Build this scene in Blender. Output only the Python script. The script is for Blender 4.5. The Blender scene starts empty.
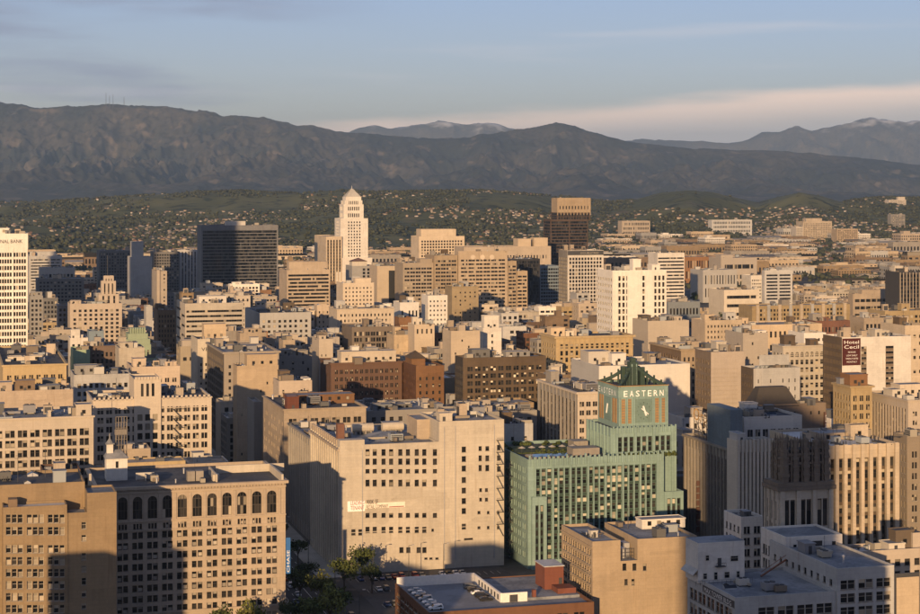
import bpy, math, random
import numpy as np
from mathutils import noise, Vector, Matrix
random.seed(7)
R = math.radians
# ---------------------------------------------------------------- camera
F, HC, YH = 1815.0, 146.0, 185.0        # focal length in photo pixels, camera height, horizon row
TH = R(15.8)                             # turn of the street grid
CT, ST = math.cos(TH), math.sin(TH)
sc = bpy.context.scene
COL = sc.collection
cam = bpy.data.cameras.new('camera')
cam.sensor_width = 36.0
cam.lens = 36.0 * F / 920.0
cam.shift_y = -(307.0 - YH) / 920.0
cam.clip_start, cam.clip_end = 5.0, 90000.0
camo = bpy.data.objects.new('camera', cam); COL.objects.link(camo)
camo.location = (0, 0, HC); camo.rotation_euler = (R(90), 0, 0)
sc.camera = camo
# ---------------------------------------------------------------- sky and sun
SUN_EL, SUN_OFF = R(8.5), R(11.0)        # low sun behind the camera
world = bpy.data.worlds.new('World'); sc.world = world; world.use_nodes = True
nt = world.node_tree; nt.nodes.clear()
def N(nt, t, **kw):
    n = nt.nodes.new(t)
    for k, v in kw.items(): setattr(n, k, v)
    return n
def MATH(nt, op, a, b=None, c=None, clamp=False):
    n = nt.nodes.new('ShaderNodeMath'); n.operation = op; n.use_clamp = clamp
    for i, v in enumerate((a, b, c)):
        if v is None: continue
        if isinstance(v, (int, float)): n.inputs[i].default_value = v
        else: nt.links.new(v, n.inputs[i])
    return n.outputs[0]
def SMOOTH(nt, v, a, b):
    n = nt.nodes.new('ShaderNodeMapRange'); n.interpolation_type = 'SMOOTHSTEP'
    nt.links.new(v, n.inputs[0]); n.inputs[1].default_value = a; n.inputs[2].default_value = b
    return n.outputs[0]
def MIX(nt, fac, a, b, blend='MIX'):
    n = nt.nodes.new('ShaderNodeMix'); n.data_type = 'RGBA'; n.blend_type = blend
    for s, v in ((n.inputs[0], fac), (n.inputs[6], a), (n.inputs[7], b)):
        if isinstance(v, (int, float)): s.default_value = v
        elif isinstance(v, tuple): s.default_value = (*v, 1)
        else: nt.links.new(v, s)
    return n.outputs[2]
sky = N(nt, 'ShaderNodeTexSky', sky_type='NISHITA', sun_disc=False)
sky.sun_elevation = SUN_EL
# sun stands at azimuth (from +Y, clockwise) 180 + 9 degrees
sky.sun_rotation = R(180) + SUN_OFF
sky.altitude = 150; sky.air_density = 1.0; sky.dust_density = 0.3; sky.ozone_density = 1.6
tc = N(nt, 'ShaderNodeTexCoord')
sep = N(nt, 'ShaderNodeSeparateXYZ'); nt.links.new(tc.outputs['Generated'], sep.inputs[0])
hyp = MATH(nt, 'SQRT', MATH(nt, 'ADD', MATH(nt, 'POWER', sep.outputs[0], 2.0), MATH(nt, 'POWER', sep.outputs[1], 2.0)))
az = MATH(nt, 'ARCTAN2', sep.outputs[0], sep.outputs[1])
el = MATH(nt, 'ARCTAN2', sep.outputs[2], hyp)
def cloud_noise(sa, se, scale, detail, dz, rough=.55):
    cv = N(nt, 'ShaderNodeCombineXYZ')
    nt.links.new(MATH(nt, 'MULTIPLY', az, sa), cv.inputs[0]); nt.links.new(MATH(nt, 'MULTIPLY', el, se), cv.inputs[1]); cv.inputs[2].default_value = dz
    nz = N(nt, 'ShaderNodeTexNoise'); nz.inputs['Scale'].default_value = scale; nz.inputs['Detail'].default_value = detail; nz.inputs['Roughness'].default_value = rough
    nt.links.new(cv.outputs[0], nz.inputs['Vector'])
    return nz.outputs[0]
n1 = cloud_noise(5, 40, 1.6, 7, 3.1)
n2 = cloud_noise(2.2, 34, 1.5, 6, 9.4, .5)
n3 = cloud_noise(1.6, 14, 2.4, 5, 1.7, .5)
# low cloud bank above the mountains: its upper edge climbs slowly with azimuth
edge = MATH(nt, 'MAXIMUM', MATH(nt, 'MINIMUM', MATH(nt, 'ADD', MATH(nt, 'MULTIPLY', az, .066), .0405), .060), .02)
d1 = MATH(nt, 'SUBTRACT', MATH(nt, 'ADD', edge, MATH(nt, 'MULTIPLY', MATH(nt, 'SUBTRACT', n1, .5), .014)), el)
bank = MATH(nt, 'MULTIPLY', SMOOTH(nt, d1, -.002, .007), SMOOTH(nt, az, -.13, -.04))
bank = MATH(nt, 'MULTIPLY', bank, MATH(nt, 'ADD', .50, MATH(nt, 'MULTIPLY', n1, .55)))
# high thin veils
veil = MATH(nt, 'MULTIPLY', SMOOTH(nt, n2, .54, .70), .38)
deck = MATH(nt, 'MULTIPLY', SMOOTH(nt, MATH(nt, 'ADD', el, MATH(nt, 'MULTIPLY', MATH(nt, 'SUBTRACT', n3, .5), .17)), .062, .092), SMOOTH(nt, MATH(nt, 'MULTIPLY', az, -1.0), .02, .16))
bg = N(nt, 'ShaderNodeBackground')
skyc = sky.outputs[0]
bright = N(nt, 'ShaderNodeMix', data_type='RGBA', blend_type='MULTIPLY'); bright.inputs[0].default_value = 1
nt.links.new(skyc, bright.inputs[6]); bright.inputs[7].default_value = (1.06, 1.03, 1.55, 1)
c0 = bright.outputs[2]
c1 = MIX(nt, MATH(nt, 'MULTIPLY', deck, .88), c0, (3.6, 4.0, 5.4))
c2 = MIX(nt, veil, c1, (9.3, 8.7, 8.9))
c3 = MIX(nt, MATH(nt, 'MULTIPLY', bank, .95), c2, MIX(nt, SMOOTH(nt, d1, .003, .024), (16.5, 11.6, 8.8), (9.0, 7.7, 6.9)))
nt.links.new(c3, bg.inputs[0]); bg.inputs[1].default_value = 0.060
wo = N(nt, 'ShaderNodeOutputWorld'); nt.links.new(bg.outputs[0], wo.inputs[0])
sun = bpy.data.lights.new('sun', 'SUN'); sun.energy = 5.0; sun.angle = R(0.5); sun.color = (1.0, 0.66, 0.345)
suno = bpy.data.objects.new('sun', sun); COL.objects.link(suno)
sdir = Vector((-math.sin(SUN_OFF) * math.cos(SUN_EL), -math.cos(SUN_OFF) * math.cos(SUN_EL), math.sin(SUN_EL)))
suno.rotation_euler = sdir.to_track_quat('Z', 'Y').to_euler()
sc.view_settings.view_transform = 'Standard'; sc.view_settings.look = 'None'; sc.view_settings.gamma = 1
sc.view_settings.exposure = 0.60
sc.render.engine = 'CYCLES'
sc.cycles.use_denoising = True
sc.cycles.max_bounces = 5; sc.cycles.diffuse_bounces = 3; sc.cycles.glossy_bounces = 2; sc.cycles.volume_bounces = 0
sc.cycles.caustics_reflective = False; sc.cycles.caustics_refractive = False
# ---------------------------------------------------------------- mesh helpers
class MB:
    def __init__(s): s.v = []; s.f = []; s.m = []
    def face(s, pts, m=0):
        i = len(s.v); s.v.extend(pts); s.f.append(tuple(range(i, i + len(pts)))); s.m.append(m)
    def box(s, x0, x1, y0, y1, z0, z1, m=0, bottom=False, top=None):
        t = m if top is None else top
        s.face([(x0, y0, z0), (x1, y0, z0), (x1, y0, z1), (x0, y0, z1)], m)
        s.face([(x1, y1, z0), (x0, y1, z0), (x0, y1, z1), (x1, y1, z1)], m)
        s.face([(x0, y1, z0), (x0, y0, z0), (x0, y0, z1), (x0, y1, z1)], m)
        s.face([(x1, y0, z0), (x1, y1, z0), (x1, y1, z1), (x1, y0, z1)], m)
        s.face([(x0, y0, z1), (x1, y0, z1), (x1, y1, z1), (x0, y1, z1)], t)
        if bottom: s.face([(x0, y1, z0), (x1, y1, z0), (x1, y0, z0), (x0, y0, z0)], m)
    def cyl(s, x, y, z0, z1, r0, r1=None, n=12, m=0, cap=True):
        r1 = r0 if r1 is None else r1
        c = [(math.cos(2 * math.pi * i / n), math.sin(2 * math.pi * i / n)) for i in range(n)]
        for i in range(n):
            a, b = c[i], c[(i + 1) % n]
            if r1 > 1e-4: s.face([(x + a[0] * r0, y + a[1] * r0, z0), (x + b[0] * r0, y + b[1] * r0, z0), (x + b[0] * r1, y + b[1] * r1, z1), (x + a[0] * r1, y + a[1] * r1, z1)], m)
            else: s.face([(x + a[0] * r0, y + a[1] * r0, z0), (x + b[0] * r0, y + b[1] * r0, z0), (x, y, z1)], m)
        if cap and r1 > 1e-4: s.face([(x + a[0] * r1, y + a[1] * r1, z1) for a in c], m)
    def bar(s, p, q, t, m=0):
        p, q = Vector(p), Vector(q); d = (q - p).normalized()
        a = d.cross(Vector((0, 0, 1)));
        if a.length < .01: a = Vector((1, 0, 0))
        a.normalize(); b = d.cross(a); a *= t / 2; b *= t / 2
        P = [p - a - b, p + a - b, p + a + b, p - a + b]; Q = [v + (q - p) for v in P]
        for i in range(4):
            j = (i + 1) % 4; s.face([tuple(P[i]), tuple(P[j]), tuple(Q[j]), tuple(Q[i])], m)
        s.face([tuple(v) for v in reversed(P)], m); s.face([tuple(v) for v in Q], m)
    def mesh(s, name, mats):
        me = bpy.data.meshes.new(name); me.from_pydata(s.v, [], s.f)
        for m in mats: me.materials.append(m)
        if any(s.m): me.polygons.foreach_set('material_index', s.m)
        me.update(); return me
    def build(s, name, mats, parent=None, loc=None, rz=0):
        if not isinstance(mats, (list, tuple)): mats = [mats]
        return put(name, s.mesh(name, mats), parent, loc, rz)
def put(name, me, parent=None, loc=None, rz=0, scale=None):
    o = bpy.data.objects.new(name, me); COL.objects.link(o)
    if parent is not None:
        o.parent = parent
        if 'tone' in parent: o['tone'] = parent['tone']; o['greying'] = parent['greying']
    if loc is not None: o.location = loc
    if rz: o.rotation_euler = (0, 0, rz)
    if scale is not None: o.scale = scale
    return o
def tag(o, label=None, cat=None, group=None, kind=None):
    if label: o['label'] = label
    if cat: o['category'] = cat
    if group: o['group'] = group
    if kind: o['kind'] = kind
    return o
def np_mesh(name, verts, faces, mats, mi=None):
    me = bpy.data.meshes.new(name)
    nv, nf, k = len(verts), len(faces), faces.shape[1]
    me.vertices.add(nv); me.vertices.foreach_set('co', np.asarray(verts, np.float32).ravel())
    me.loops.add(nf * k); me.loops.foreach_set('vertex_index', faces.astype(np.int32).ravel())
    me.polygons.add(nf); me.polygons.foreach_set('loop_start', np.arange(0, nf * k, k, dtype=np.int32))
    if mi is not None: me.polygons.foreach_set('material_index', np.asarray(mi, np.int32))
    for m in mats: me.materials.append(m)
    me.update(calc_edges=True); me.validate(); return me
# ---------------------------------------------------------------- materials
MATS = {}
def base_mat(name, rough=.85, spec=.3):
    m = bpy.data.materials.new(name); m.use_nodes = True
    b = m.node_tree.nodes['Principled BSDF']; b.inputs['Roughness'].default_value = rough
    b.inputs['Specular IOR Level'].default_value = spec
    return m, m.node_tree, b
def noise_at(nt, scale, detail=4, stretch=(1, 1, 1), coord='pos'):
    if coord == 'pos': src = N(nt, 'ShaderNodeNewGeometry').outputs['Position']
    else: src = N(nt, 'ShaderNodeTexCoord').outputs['Object']
    mp = N(nt, 'ShaderNodeMapping'); mp.inputs['Scale'].default_value = stretch; nt.links.new(src, mp.inputs[0])
    nz = N(nt, 'ShaderNodeTexNoise'); nz.inputs['Scale'].default_value = scale; nz.inputs['Detail'].default_value = detail
    nt.links.new(mp.outputs[0], nz.inputs['Vector']); return nz.outputs[0]
def wall_mat(name, c, var=.22, rough=.88, bump=.25):
    if name in MATS: return MATS[name]
    m, nt, b = base_mat(name, rough, .25)
    big = noise_at(nt, .06, 3); streak = noise_at(nt, 1.0, 5, (.55, .55, .045)); fine = noise_at(nt, 1.3, 4)
    oi = N(nt, 'ShaderNodeObjectInfo').outputs['Random']
    v = MATH(nt, 'ADD', MATH(nt, 'MULTIPLY', MATH(nt, 'SUBTRACT', big, .5), var * 1.4), 1.0)
    v = MATH(nt, 'ADD', v, MATH(nt, 'MULTIPLY', MATH(nt, 'SUBTRACT', streak, .5), var * 1.7))
    v = MATH(nt, 'ADD', v, MATH(nt, 'MULTIPLY', MATH(nt, 'SUBTRACT', fine, .5), var * .9))
    v = MATH(nt, 'ADD', v, MATH(nt, 'MULTIPLY', MATH(nt, 'SUBTRACT', oi, .5), .05))
    at = N(nt, 'ShaderNodeAttribute', attribute_type='OBJECT', attribute_name='tone'); v = MATH(nt, 'ADD', v, at.outputs['Fac'])
    ag = N(nt, 'ShaderNodeAttribute', attribute_type='OBJECT', attribute_name='greying')
    sp = N(nt, 'ShaderNodeSeparateXYZ'); nt.links.new(N(nt, 'ShaderNodeNewGeometry').outputs['Position'], sp.inputs[0])
    u_ = MATH(nt, 'ADD', MATH(nt, 'MULTIPLY', sp.outputs[0], CT + ST), MATH(nt, 'MULTIPLY', sp.outputs[1], ST - CT))
    cc = N(nt, 'ShaderNodeCombineXYZ'); nt.links.new(u_, cc.inputs[0]); nt.links.new(sp.outputs[2], cc.inputs[1])
    bt = N(nt, 'ShaderNodeTexBrick'); bt.inputs['Scale'].default_value = 1.0; bt.inputs['Brick Width'].default_value = 2.6; bt.inputs['Row Height'].default_value = 1.15; bt.inputs['Mortar Size'].default_value = .05
    bt.inputs['Color1'].default_value = (.35, .35, .35, 1); bt.inputs['Color2'].default_value = (.65, .65, .65, 1); bt.inputs['Mortar'].default_value = (.1, .1, .1, 1)
    nt.links.new(cc.outputs[0], bt.inputs['Vector']); sb = N(nt, 'ShaderNodeSeparateColor'); nt.links.new(bt.outputs[0], sb.inputs[0])
    v = MATH(nt, 'ADD', v, MATH(nt, 'MULTIPLY', MATH(nt, 'SUBTRACT', sb.outputs[0], .5), .24))
    cp = N(nt, 'ShaderNodeCombineXYZ'); nt.links.new(MATH(nt, 'MULTIPLY', u_, .09), cp.inputs[0]); nt.links.new(MATH(nt, 'MULTIPLY', sp.outputs[2], .16), cp.inputs[1])
    pv_ = N(nt, 'ShaderNodeTexVoronoi'); pv_.inputs['Scale'].default_value = 1.0; pv_.distance = 'CHEBYCHEV'; nt.links.new(cp.outputs[0], pv_.inputs['Vector']); sp2 = N(nt, 'ShaderNodeSeparateColor'); nt.links.new(pv_.outputs['Color'], sp2.inputs[0])
    v = MATH(nt, 'ADD', v, MATH(nt, 'MULTIPLY', MATH(nt, 'SUBTRACT', sp2.outputs[0], .5), .13))
    cv = N(nt, 'ShaderNodeCombineColor')
    for i in range(3): nt.links.new(MATH(nt, 'MULTIPLY', v, c[i] * .9), cv.inputs[i])
    stain = SMOOTH(nt, streak, .56, .76)
    col = MIX(nt, MATH(nt, 'MULTIPLY', stain, .55), cv.outputs[0], (c[0] * .55, c[1] * .5, c[2] * .45))
    gm = (c[0] + c[1] + c[2]) / 3 * .9
    col = MIX(nt, ag.outputs['Fac'], col, (gm * 1.04, gm, gm * .94))
    nt.links.new(col, b.inputs['Base Color'])
    bp = N(nt, 'ShaderNodeBump'); bp.inputs['Strength'].default_value = bump; bp.inputs['Distance'].default_value = .08
    nt.links.new(fine, bp.inputs['Height']); nt.links.new(bp.outputs[0], b.inputs['Normal'])
    MATS[name] = m; return m
def roof_mat(name, c, c2):
    m, nt, b = base_mat(name, .9, .2)
    vo = N(nt, 'ShaderNodeTexVoronoi'); vo.inputs['Scale'].default_value = .11; nt.links.new(N(nt, 'ShaderNodeNewGeometry').outputs['Position'], vo.inputs['Vector'])
    big = noise_at(nt, .09, 5); fine = noise_at(nt, .9, 4)
    f = SMOOTH(nt, MATH(nt, 'ADD', MATH(nt, 'MULTIPLY', big, .65), MATH(nt, 'MULTIPLY', fine, .35)), .43, .58)
    col = MIX(nt, f, c, c2)
    seprgb = N(nt, 'ShaderNodeSeparateColor'); nt.links.new(vo.outputs['Color'], seprgb.inputs[0])
    col = MIX(nt, .38, col, MIX(nt, seprgb.outputs[0], c, c2))
    nt.links.new(col, b.inputs['Base Color']); MATS[name] = m; return m
W_ = dict(cream=(0.504, 0.418, 0.314), tan=(0.251, 0.184, 0.112), white=(0.628, 0.587, 0.529), pink=(0.415, 0.339, 0.265), yellow=(0.361, 0.275, 0.156), peach=(0.459, 0.363, 0.253),
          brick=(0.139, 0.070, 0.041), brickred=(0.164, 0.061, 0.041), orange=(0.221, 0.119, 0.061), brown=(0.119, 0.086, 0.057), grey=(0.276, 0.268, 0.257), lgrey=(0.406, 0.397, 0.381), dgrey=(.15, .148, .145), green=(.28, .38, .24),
          dark=(.045, .045, .05), sand=(0.361, 0.282, 0.195), beige=(0.391, 0.319, 0.242), concrete=(0.276, 0.249, 0.216), bluegrey=(0.164, 0.213, 0.254), blackstone=(.06, .052, .045),
          terra=(.222, .318, .292), terradark=(.045, .072, .058), gold=(0.34, 0.21, 0.095), redbrown=(0.164, 0.082, 0.057), ornate=(.19, .155, .12), rosegranite=(0.085, 0.06, 0.048), ivory=(0.472, 0.419, 0.341), steel=(0.205, 0.205, 0.213), mocha=(0.189, 0.135, 0.090))
def wm(n): return wall_mat('wall_' + n, W_[n], rough=.45 if n.startswith('terra') else .88)
RF = dict(g=roof_mat('roof_grey', (.15, .155, .165), (.26, .26, .265)), w=roof_mat('roof_white', (.52, .52, .52), (.36, .36, .36)), d=roof_mat('roof_tar', (.05, .05, .055), (.11, .11, .11)),
          b=roof_mat('roof_blue_grey', (.12, .13, .145), (.25, .26, .275)), s=roof_mat('roof_sand', (.36, .31, .25), (.22, .20, .17)))
def flat_mat(name, c, rough=.6, metal=0, spec=.4):
    if name in MATS: return MATS[name]
    m, nt, b = base_mat(name, rough, spec); b.inputs['Metallic'].default_value = metal
    fine = noise_at(nt, 1.1, 3, coord='obj')
    col = MIX(nt, fine, tuple(x * .8 for x in c), tuple(min(1, x * 1.15) for x in c))
    nt.links.new(col, b.inputs['Base Color']); MATS[name] = m; return m
def glass_mat(name, dark=(.016, .018, .02), blind=(.42, .36, .27), share=.17, rough=.12):
    m, nt, b = base_mat(name, rough, .3)
    oi = N(nt, 'ShaderNodeObjectInfo').outputs['Random']; ge = N(nt, 'ShaderNodeNewGeometry')
    r = MATH(nt, 'FRACT', MATH(nt, 'ADD', MATH(nt, 'MULTIPLY', oi, 37.7), MATH(nt, 'MULTIPLY', ge.outputs['Random Per Island'], 5.31)))
    r2 = MATH(nt, 'FRACT', MATH(nt, 'MULTIPLY', r, 17.0))
    f = MATH(nt, 'LESS_THAN', r, share)
    dk = MIX(nt, MATH(nt, 'POWER', r2, 2.0), tuple(x * .55 for x in dark), (dark[0] * 2.4 + .010, dark[1] * 2.1 + .006, dark[2] * 1.8 + .003))
    bl = MIX(nt, r2, tuple(x * .35 for x in blind), blind)
    nt.links.new(MIX(nt, f, dk, bl), b.inputs['Base Color'])
    nt.links.new(MATH(nt, 'ADD', MATH(nt, 'MULTIPLY', f, .45), rough), b.inputs['Roughness'])
    MATS[name] = m; return m
GL = glass_mat('window_glass'); GLD = glass_mat('window_glass_dark', share=.07); GLB = glass_mat('window_glass_blinds', share=.36)
GLT = glass_mat('curtain_glass', (.012, .016, .022), (.05, .05, .05), .2, .08)
FRD = flat_mat('window_frame_dark', (.045, .037, .03)); FRW = flat_mat('window_frame_pale', (.42, .37, .30)); FRG = flat_mat('window_frame_green', (.10, .19, .15))
MET = flat_mat('galvanised_metal', (.38, .38, .39), .5, .3); METD = flat_mat('dark_metal', (.05, .05, .052), .6); WHT = flat_mat('white_paint', (.74, .72, .69)); RUST = flat_mat('rusted_steel', (.20, .085, .045), .8)
# ---------------------------------------------------------------- terrain
def rmf(x, y, s, H=1.0, o=6, z=0): return noise.ridged_multi_fractal(Vector((x * s, y * s, z)), H, 2.1, o, 1.0, 2.0)
def interp(t, x):
    return float(np.interp(x, [a for a, b in t], [b for a, b in t]))
def ground_height(X, Y):
    """downtown is flat; low hills rise beyond five kilometres"""
    if Y < 3000: return 0.0
    px = 460 + F * X / Y
    top = interp(HILLTOP, px)                    # row of the hill line
    yr = interp(HILLDIST, px)
    hr = max(12.0, HC - (top - YH) * yr / F)
    t = (Y - (yr - 2600)) / 2600
    if t <= 0: base = 0
    elif t <= 1: base = hr * (t * t * (3 - 2 * t)) ** 1.15
    else: base = hr * max(0.0, 1 - (t - 1) * .55)
    n = noise.fractal(Vector((X * .0011, Y * .0011, 5.0)), 1.0, 2.0, 5)
    w = min(1, max(0, t * 1.6)) * (1 if t < .8 else max(0, 1 - (t - .8) * 5) if t < 1 else .5)
    roll = 10 * max(0, min(1, (Y - 3600) / 1200)) * (noise.noise(Vector((X * .0016, Y * .0016, 1.0))) + .6) * (1 if t < .6 else .3)
    rg_ = noise.ridged_multi_fractal(Vector((X * .00085 + 3.0, Y * .0011, 2.0)), 1.0, 2.0, 4, 1.0, 2.0) - .9
    wr = max(0, min(1, (Y - 4300) / 900)) * (1 if t < .75 else max(0, (1 - t) * 4) if t < 1 else 0)
    return max(0.0, base * (.72 + .28 * min(1, max(0, t)) ** 2) + n * 20 * w + roll * .6 + rg_ * 30 * wr)
HILLTOP = [(-200, 206), (0, 203), (60, 201), (110, 199), (150, 196), (200, 193), (240, 191), (265, 193), (300, 194), (330, 192), (360, 193), (400, 193), (440, 192), (480, 192), (520, 194), (560, 197), (610, 203), (635, 201), (660, 194), (690, 190.5), (715, 193), (740, 199), (757, 203), (775, 198), (800, 192.5), (820, 196), (840, 202), (865, 198), (890, 198), (920, 199), (1150, 199)]
HILLDIST = [(-200, 8200), (0, 8000), (130, 7200), (240, 6600), (400, 6400), (520, 6500), (600, 7200), (690, 6600), (757, 7400), (800, 7000), (870, 7300), (1150, 7500)]
def hills_mat():
    m, nt, b = base_mat('hill_grass', .95, .1)
    a = noise_at(nt, .0035, 6); c = noise_at(nt, .02, 5)
    col = MIX(nt, SMOOTH(nt, a, .42, .58), (.082, .088, .040), (.122, .122, .056))
    col = MIX(nt, SMOOTH(nt, c, .52, .64), col, (.034, .040, .020))
    col = MIX(nt, MATH(nt, 'MULTIPLY', SMOOTH(nt, noise_at(nt, .009, 4), .60, .70), .5), col, (.16, .13, .085))
    nt.links.new(col, b.inputs['Base Color']); return m
def ground_mat():
    m, nt, b = base_mat('city_ground', .95, .15)
    a = noise_at(nt, .012, 5); c = noise_at(nt, .15, 5)
    col = MIX(nt, SMOOTH(nt, a, .4, .6), (.05, .05, .05), (.10, .092, .08))
    col = MIX(nt, MATH(nt, 'MULTIPLY', SMOOTH(nt, c, .55, .7), .4), col, (.16, .145, .12))
    nt.links.new(col, b.inputs['Base Color']); return m
g = MB(); g.face([(-40000, -3000, 0), (40000, -3000, 0), (40000, 60000, 0), (-40000, 60000, 0)])
tag(g.build('ground', ground_mat()), kind='structure')
def terrain(name, fn, tans, ys, mat, label=None):
    nx, ny = len(tans), len(ys)
    V = np.zeros((ny, nx, 3), np.float32)
    for j, Y in enumerate(ys):
        for i, t in enumerate(tans):
            V[j, i] = (t * Y, Y, fn(t * Y, Y))
    idx = np.arange(nx * ny).reshape(ny, nx)
    q = np.stack([idx[:-1, :-1], idx[:-1, 1:], idx[1:, 1:], idx[1:, :-1]], -1).reshape(-1, 4)
    me = np_mesh(name, V.reshape(-1, 3), q, [mat]); me.polygons.foreach_set('use_smooth', [True] * len(q))
    return tag(put(name, me), kind='structure')
terrain('hills', lambda x, y: ground_height(x, y) + .02, np.linspace(-.37, .37, 300), np.concatenate([np.linspace(3200, 7600, 110), np.linspace(7700, 11000, 20)]), hills_mat())
def mount_mat(name, lo, hi, snow=None):
    m, nt, b = base_mat(name, .95, .1)
    a = noise_at(nt, .0012, 8); c = noise_at(nt, .005, 6)
    col = MIX(nt, SMOOTH(nt, a, .40, .60), lo, hi)
    col = MIX(nt, MATH(nt, 'MULTIPLY', SMOOTH(nt, c, .58, .66), .45), col, (.20, .160, .12))
    fz_ = noise_at(nt, .019, 5)
    col = MIX(nt, MATH(nt, 'MULTIPLY', SMOOTH(nt, fz_, .50, .62), .6), col, tuple(x * .45 for x in lo))
    if snow:
        geo = N(nt, 'ShaderNodeNewGeometry'); sp = N(nt, 'ShaderNodeSeparateXYZ'); nt.links.new(geo.outputs['Position'], sp.inputs[0])
        z = MATH(nt, 'ADD', sp.outputs[2], MATH(nt, 'MULTIPLY', MATH(nt, 'SUBTRACT', noise_at(nt, .003, 8), .5), 900))
        col = MIX(nt, MATH(nt, 'MULTIPLY', SMOOTH(nt, z, snow, snow + 300), .6), col, (.72, .73, .76))
    nt.links.new(col, b.inputs['Base Color']); return m
def range_fn(prof, yr, y0, y1, seed, rough):
    nz = lambda x, y, k: abs(noise.noise(Vector((x, y, seed + k))))
    def fn(X, Y):
        px = 460 + F * X / Y
        hr = (HC + (YH - interp(prof, px)) * yr / F) * 1.045
        wu = .55 * noise.noise(Vector((X * .00022, Y * .00030, seed + 1))) + .16 * noise.noise(Vector((X * .0011, Y * .0012, seed + 5)))
        t = (Y + 700 * noise.noise(Vector((X * .0002, seed, 0))) - y0) / (yr - y0)
        if t <= 0: return -30.0
        # spurs run down from the crest, smaller ones branch off them
        D = .62 * nz(X * .00050 + wu, Y * .00012, 0) + .36 * nz(X * .00125 + wu * 2, Y * .00034 + wu, 2) + .20 * nz(X * .0030 + wu * 3, Y * .0010 + wu, 4) + .13 * nz(X * .0068 + wu * 4, Y * .0030, 6) + .075 * nz(X * .014, Y * .008, 8)
        if t < 1:
            w = rough * (min(1, t * 3) ** .5) * (1 if t < .72 else max(.10, 1 - (t - .72) / .28))
            return hr * t ** .92 * (1 - 2.0 * D * w)
        return hr * max(0, 1 - (t - 1) * 3) * (1 - .175 * D * rough)
    return fn
PROF1 = [(-300, 112), (-60, 104), (0, 102), (30, 104), (60, 102.5), (108, 99.5), (150, 101.5), (185, 103), (205, 106), (222, 112), (262, 118), (290, 124), (310, 126), (335, 132), (370, 134), (420, 137), (470, 136), (505, 132), (530, 127), (556, 122.5), (575, 124), (600, 131), (630, 140), (680, 145), (740, 150), (800, 153), (860, 158), (920, 164), (1000, 172), (1200, 178)]
PROF2 = [(-300, 150), (200, 140), (300, 134), (345, 131), (372, 124.5), (388, 128), (405, 126), (442, 120.5), (470, 123), (497, 123), (520, 128), (560, 133), (625, 140), (648, 138), (690, 137.5), (735, 140), (748, 138), (762, 132), (780, 132), (797, 125.5), (812, 129), (838, 126), (868, 118), (885, 120.5), (905, 123), (930, 121), (1000, 126), (1200, 140)]
terrain('mountain_front_range', range_fn(PROF1, 19000, 12500, 20000, 2.7, 1.0), np.linspace(-.275, .275, 760), np.linspace(12300, 20300, 260), mount_mat('front_range_slope', (.030, .035, .033), (.068, .062, .050)))
terrain('mountain_far_range', range_fn(PROF2, 33000, 25000, 35000, 8.3, .9), np.linspace(-.33, .33, 360), np.linspace(25500, 35500, 80), mount_mat('far_range_slope', (.06, .06, .055), (.10, .09, .07), 1130))
# ---------------------------------------------------------------- building kit
import os
DEBUG = bool(os.environ.get('SCENE_DEBUG'))
FOOT = []                                # footprints in street coordinates: (s0, s1, t0, t1, height)
def to_st(x, y): return (x * CT + y * ST, -x * ST + y * CT)
def from_st(s, t): return (s * CT - t * ST, s * ST + t * CT)
WINC = {}
def window_mesh(w, h, frame, glass, sill, fb=.10):
    key = (round(w, 1), round(h, 1), frame.name, glass.name, sill)
    if key in WINC: return WINC[key]
    m = MB(); a, c = w / 2, h / 2; nm = max(1, int(round(w / 1.7)))
    for i in range(nm):                  # panes: upper and lower sash of every light
        x0, x1 = -a + w * i / nm, -a + w * (i + 1) / nm
        if h > 1.5:
            m.face([(x0, 0, -c), (x1, 0, -c), (x1, 0, .1 * h), (x0, 0, .1 * h)], 0); m.face([(x0, .015, .1 * h), (x1, .015, .1 * h), (x1, .015, c), (x0, .015, c)], 0)
        else: m.face([(x0, 0, -c), (x1, 0, -c), (x1, 0, c), (x0, 0, c)], 0)
        if i: m.face([(x0 - fb * .6, -.05, -c), (x0 + fb * .6, -.05, -c), (x0 + fb * .6, -.05, c), (x0 - fb * .6, -.05, c)], 1)
    y = -.045
    for (p, q, r, s) in ((-a, -a + fb, -c, c), (a - fb, a, -c, c)): m.face([(p, y, r), (q, y, r), (q, y, s), (p, y, s)], 1)
    for r, s in ((-c, -c + fb), (c - fb, c)) + (((.1 * h - fb / 2, .1 * h + fb / 2),) if h > 1.5 else ()): m.face([(-a + fb, y, r), (a - fb, y, r), (a - fb, y, s), (-a + fb, y, s)], 1)
    if sill: m.box(-a - .12, a + .12, -.55, -.02, -c - .16, -c, 2, bottom=True)
    WINC[key] = (m.mesh('window', [glass, frame, wm('concrete')])); return WINC[key]
def arch_mesh(w, h, frame, glass, n=8):
    key = ('arch', round(w, 1), round(h, 1), frame.name, glass.name)
    if key in WINC: return WINC[key]
    m = MB(); a, c = w / 2, h / 2; zs = c - a
    k = 3
    for i in range(k):
        x0, x1 = -a + w * i / k, -a + w * (i + 1) / k
        zz = -c
        for z0, z1 in ((-c, -c + (zs + c) * .5), (-c + (zs + c) * .5, zs)): m.face([(x0, 0, z0), (x1, 0, z0), (x1, 0, z1), (x0, 0, z1)], 0)
        if i: m.face([(x0 - .09, -.06, -c), (x0 + .09, -.06, -c), (x0 + .09, -.06, zs + a * .9), (x0 - .09, -.06, zs + a * .9)], 1)
    m.face([(a * math.cos(math.pi * i / n), 0, zs + a * math.sin(math.pi * i / n)) for i in range(n + 1)], 0)
    for z in (zs, (zs - c) / 2): m.face([(-a, -.06, z - .12), (a, -.06, z - .12), (a, -.06, z + .12), (-a, -.06, z + .12)], 1)
    WINC[key] = m.mesh('window', [glass, frame]); return WINC[key]
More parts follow.
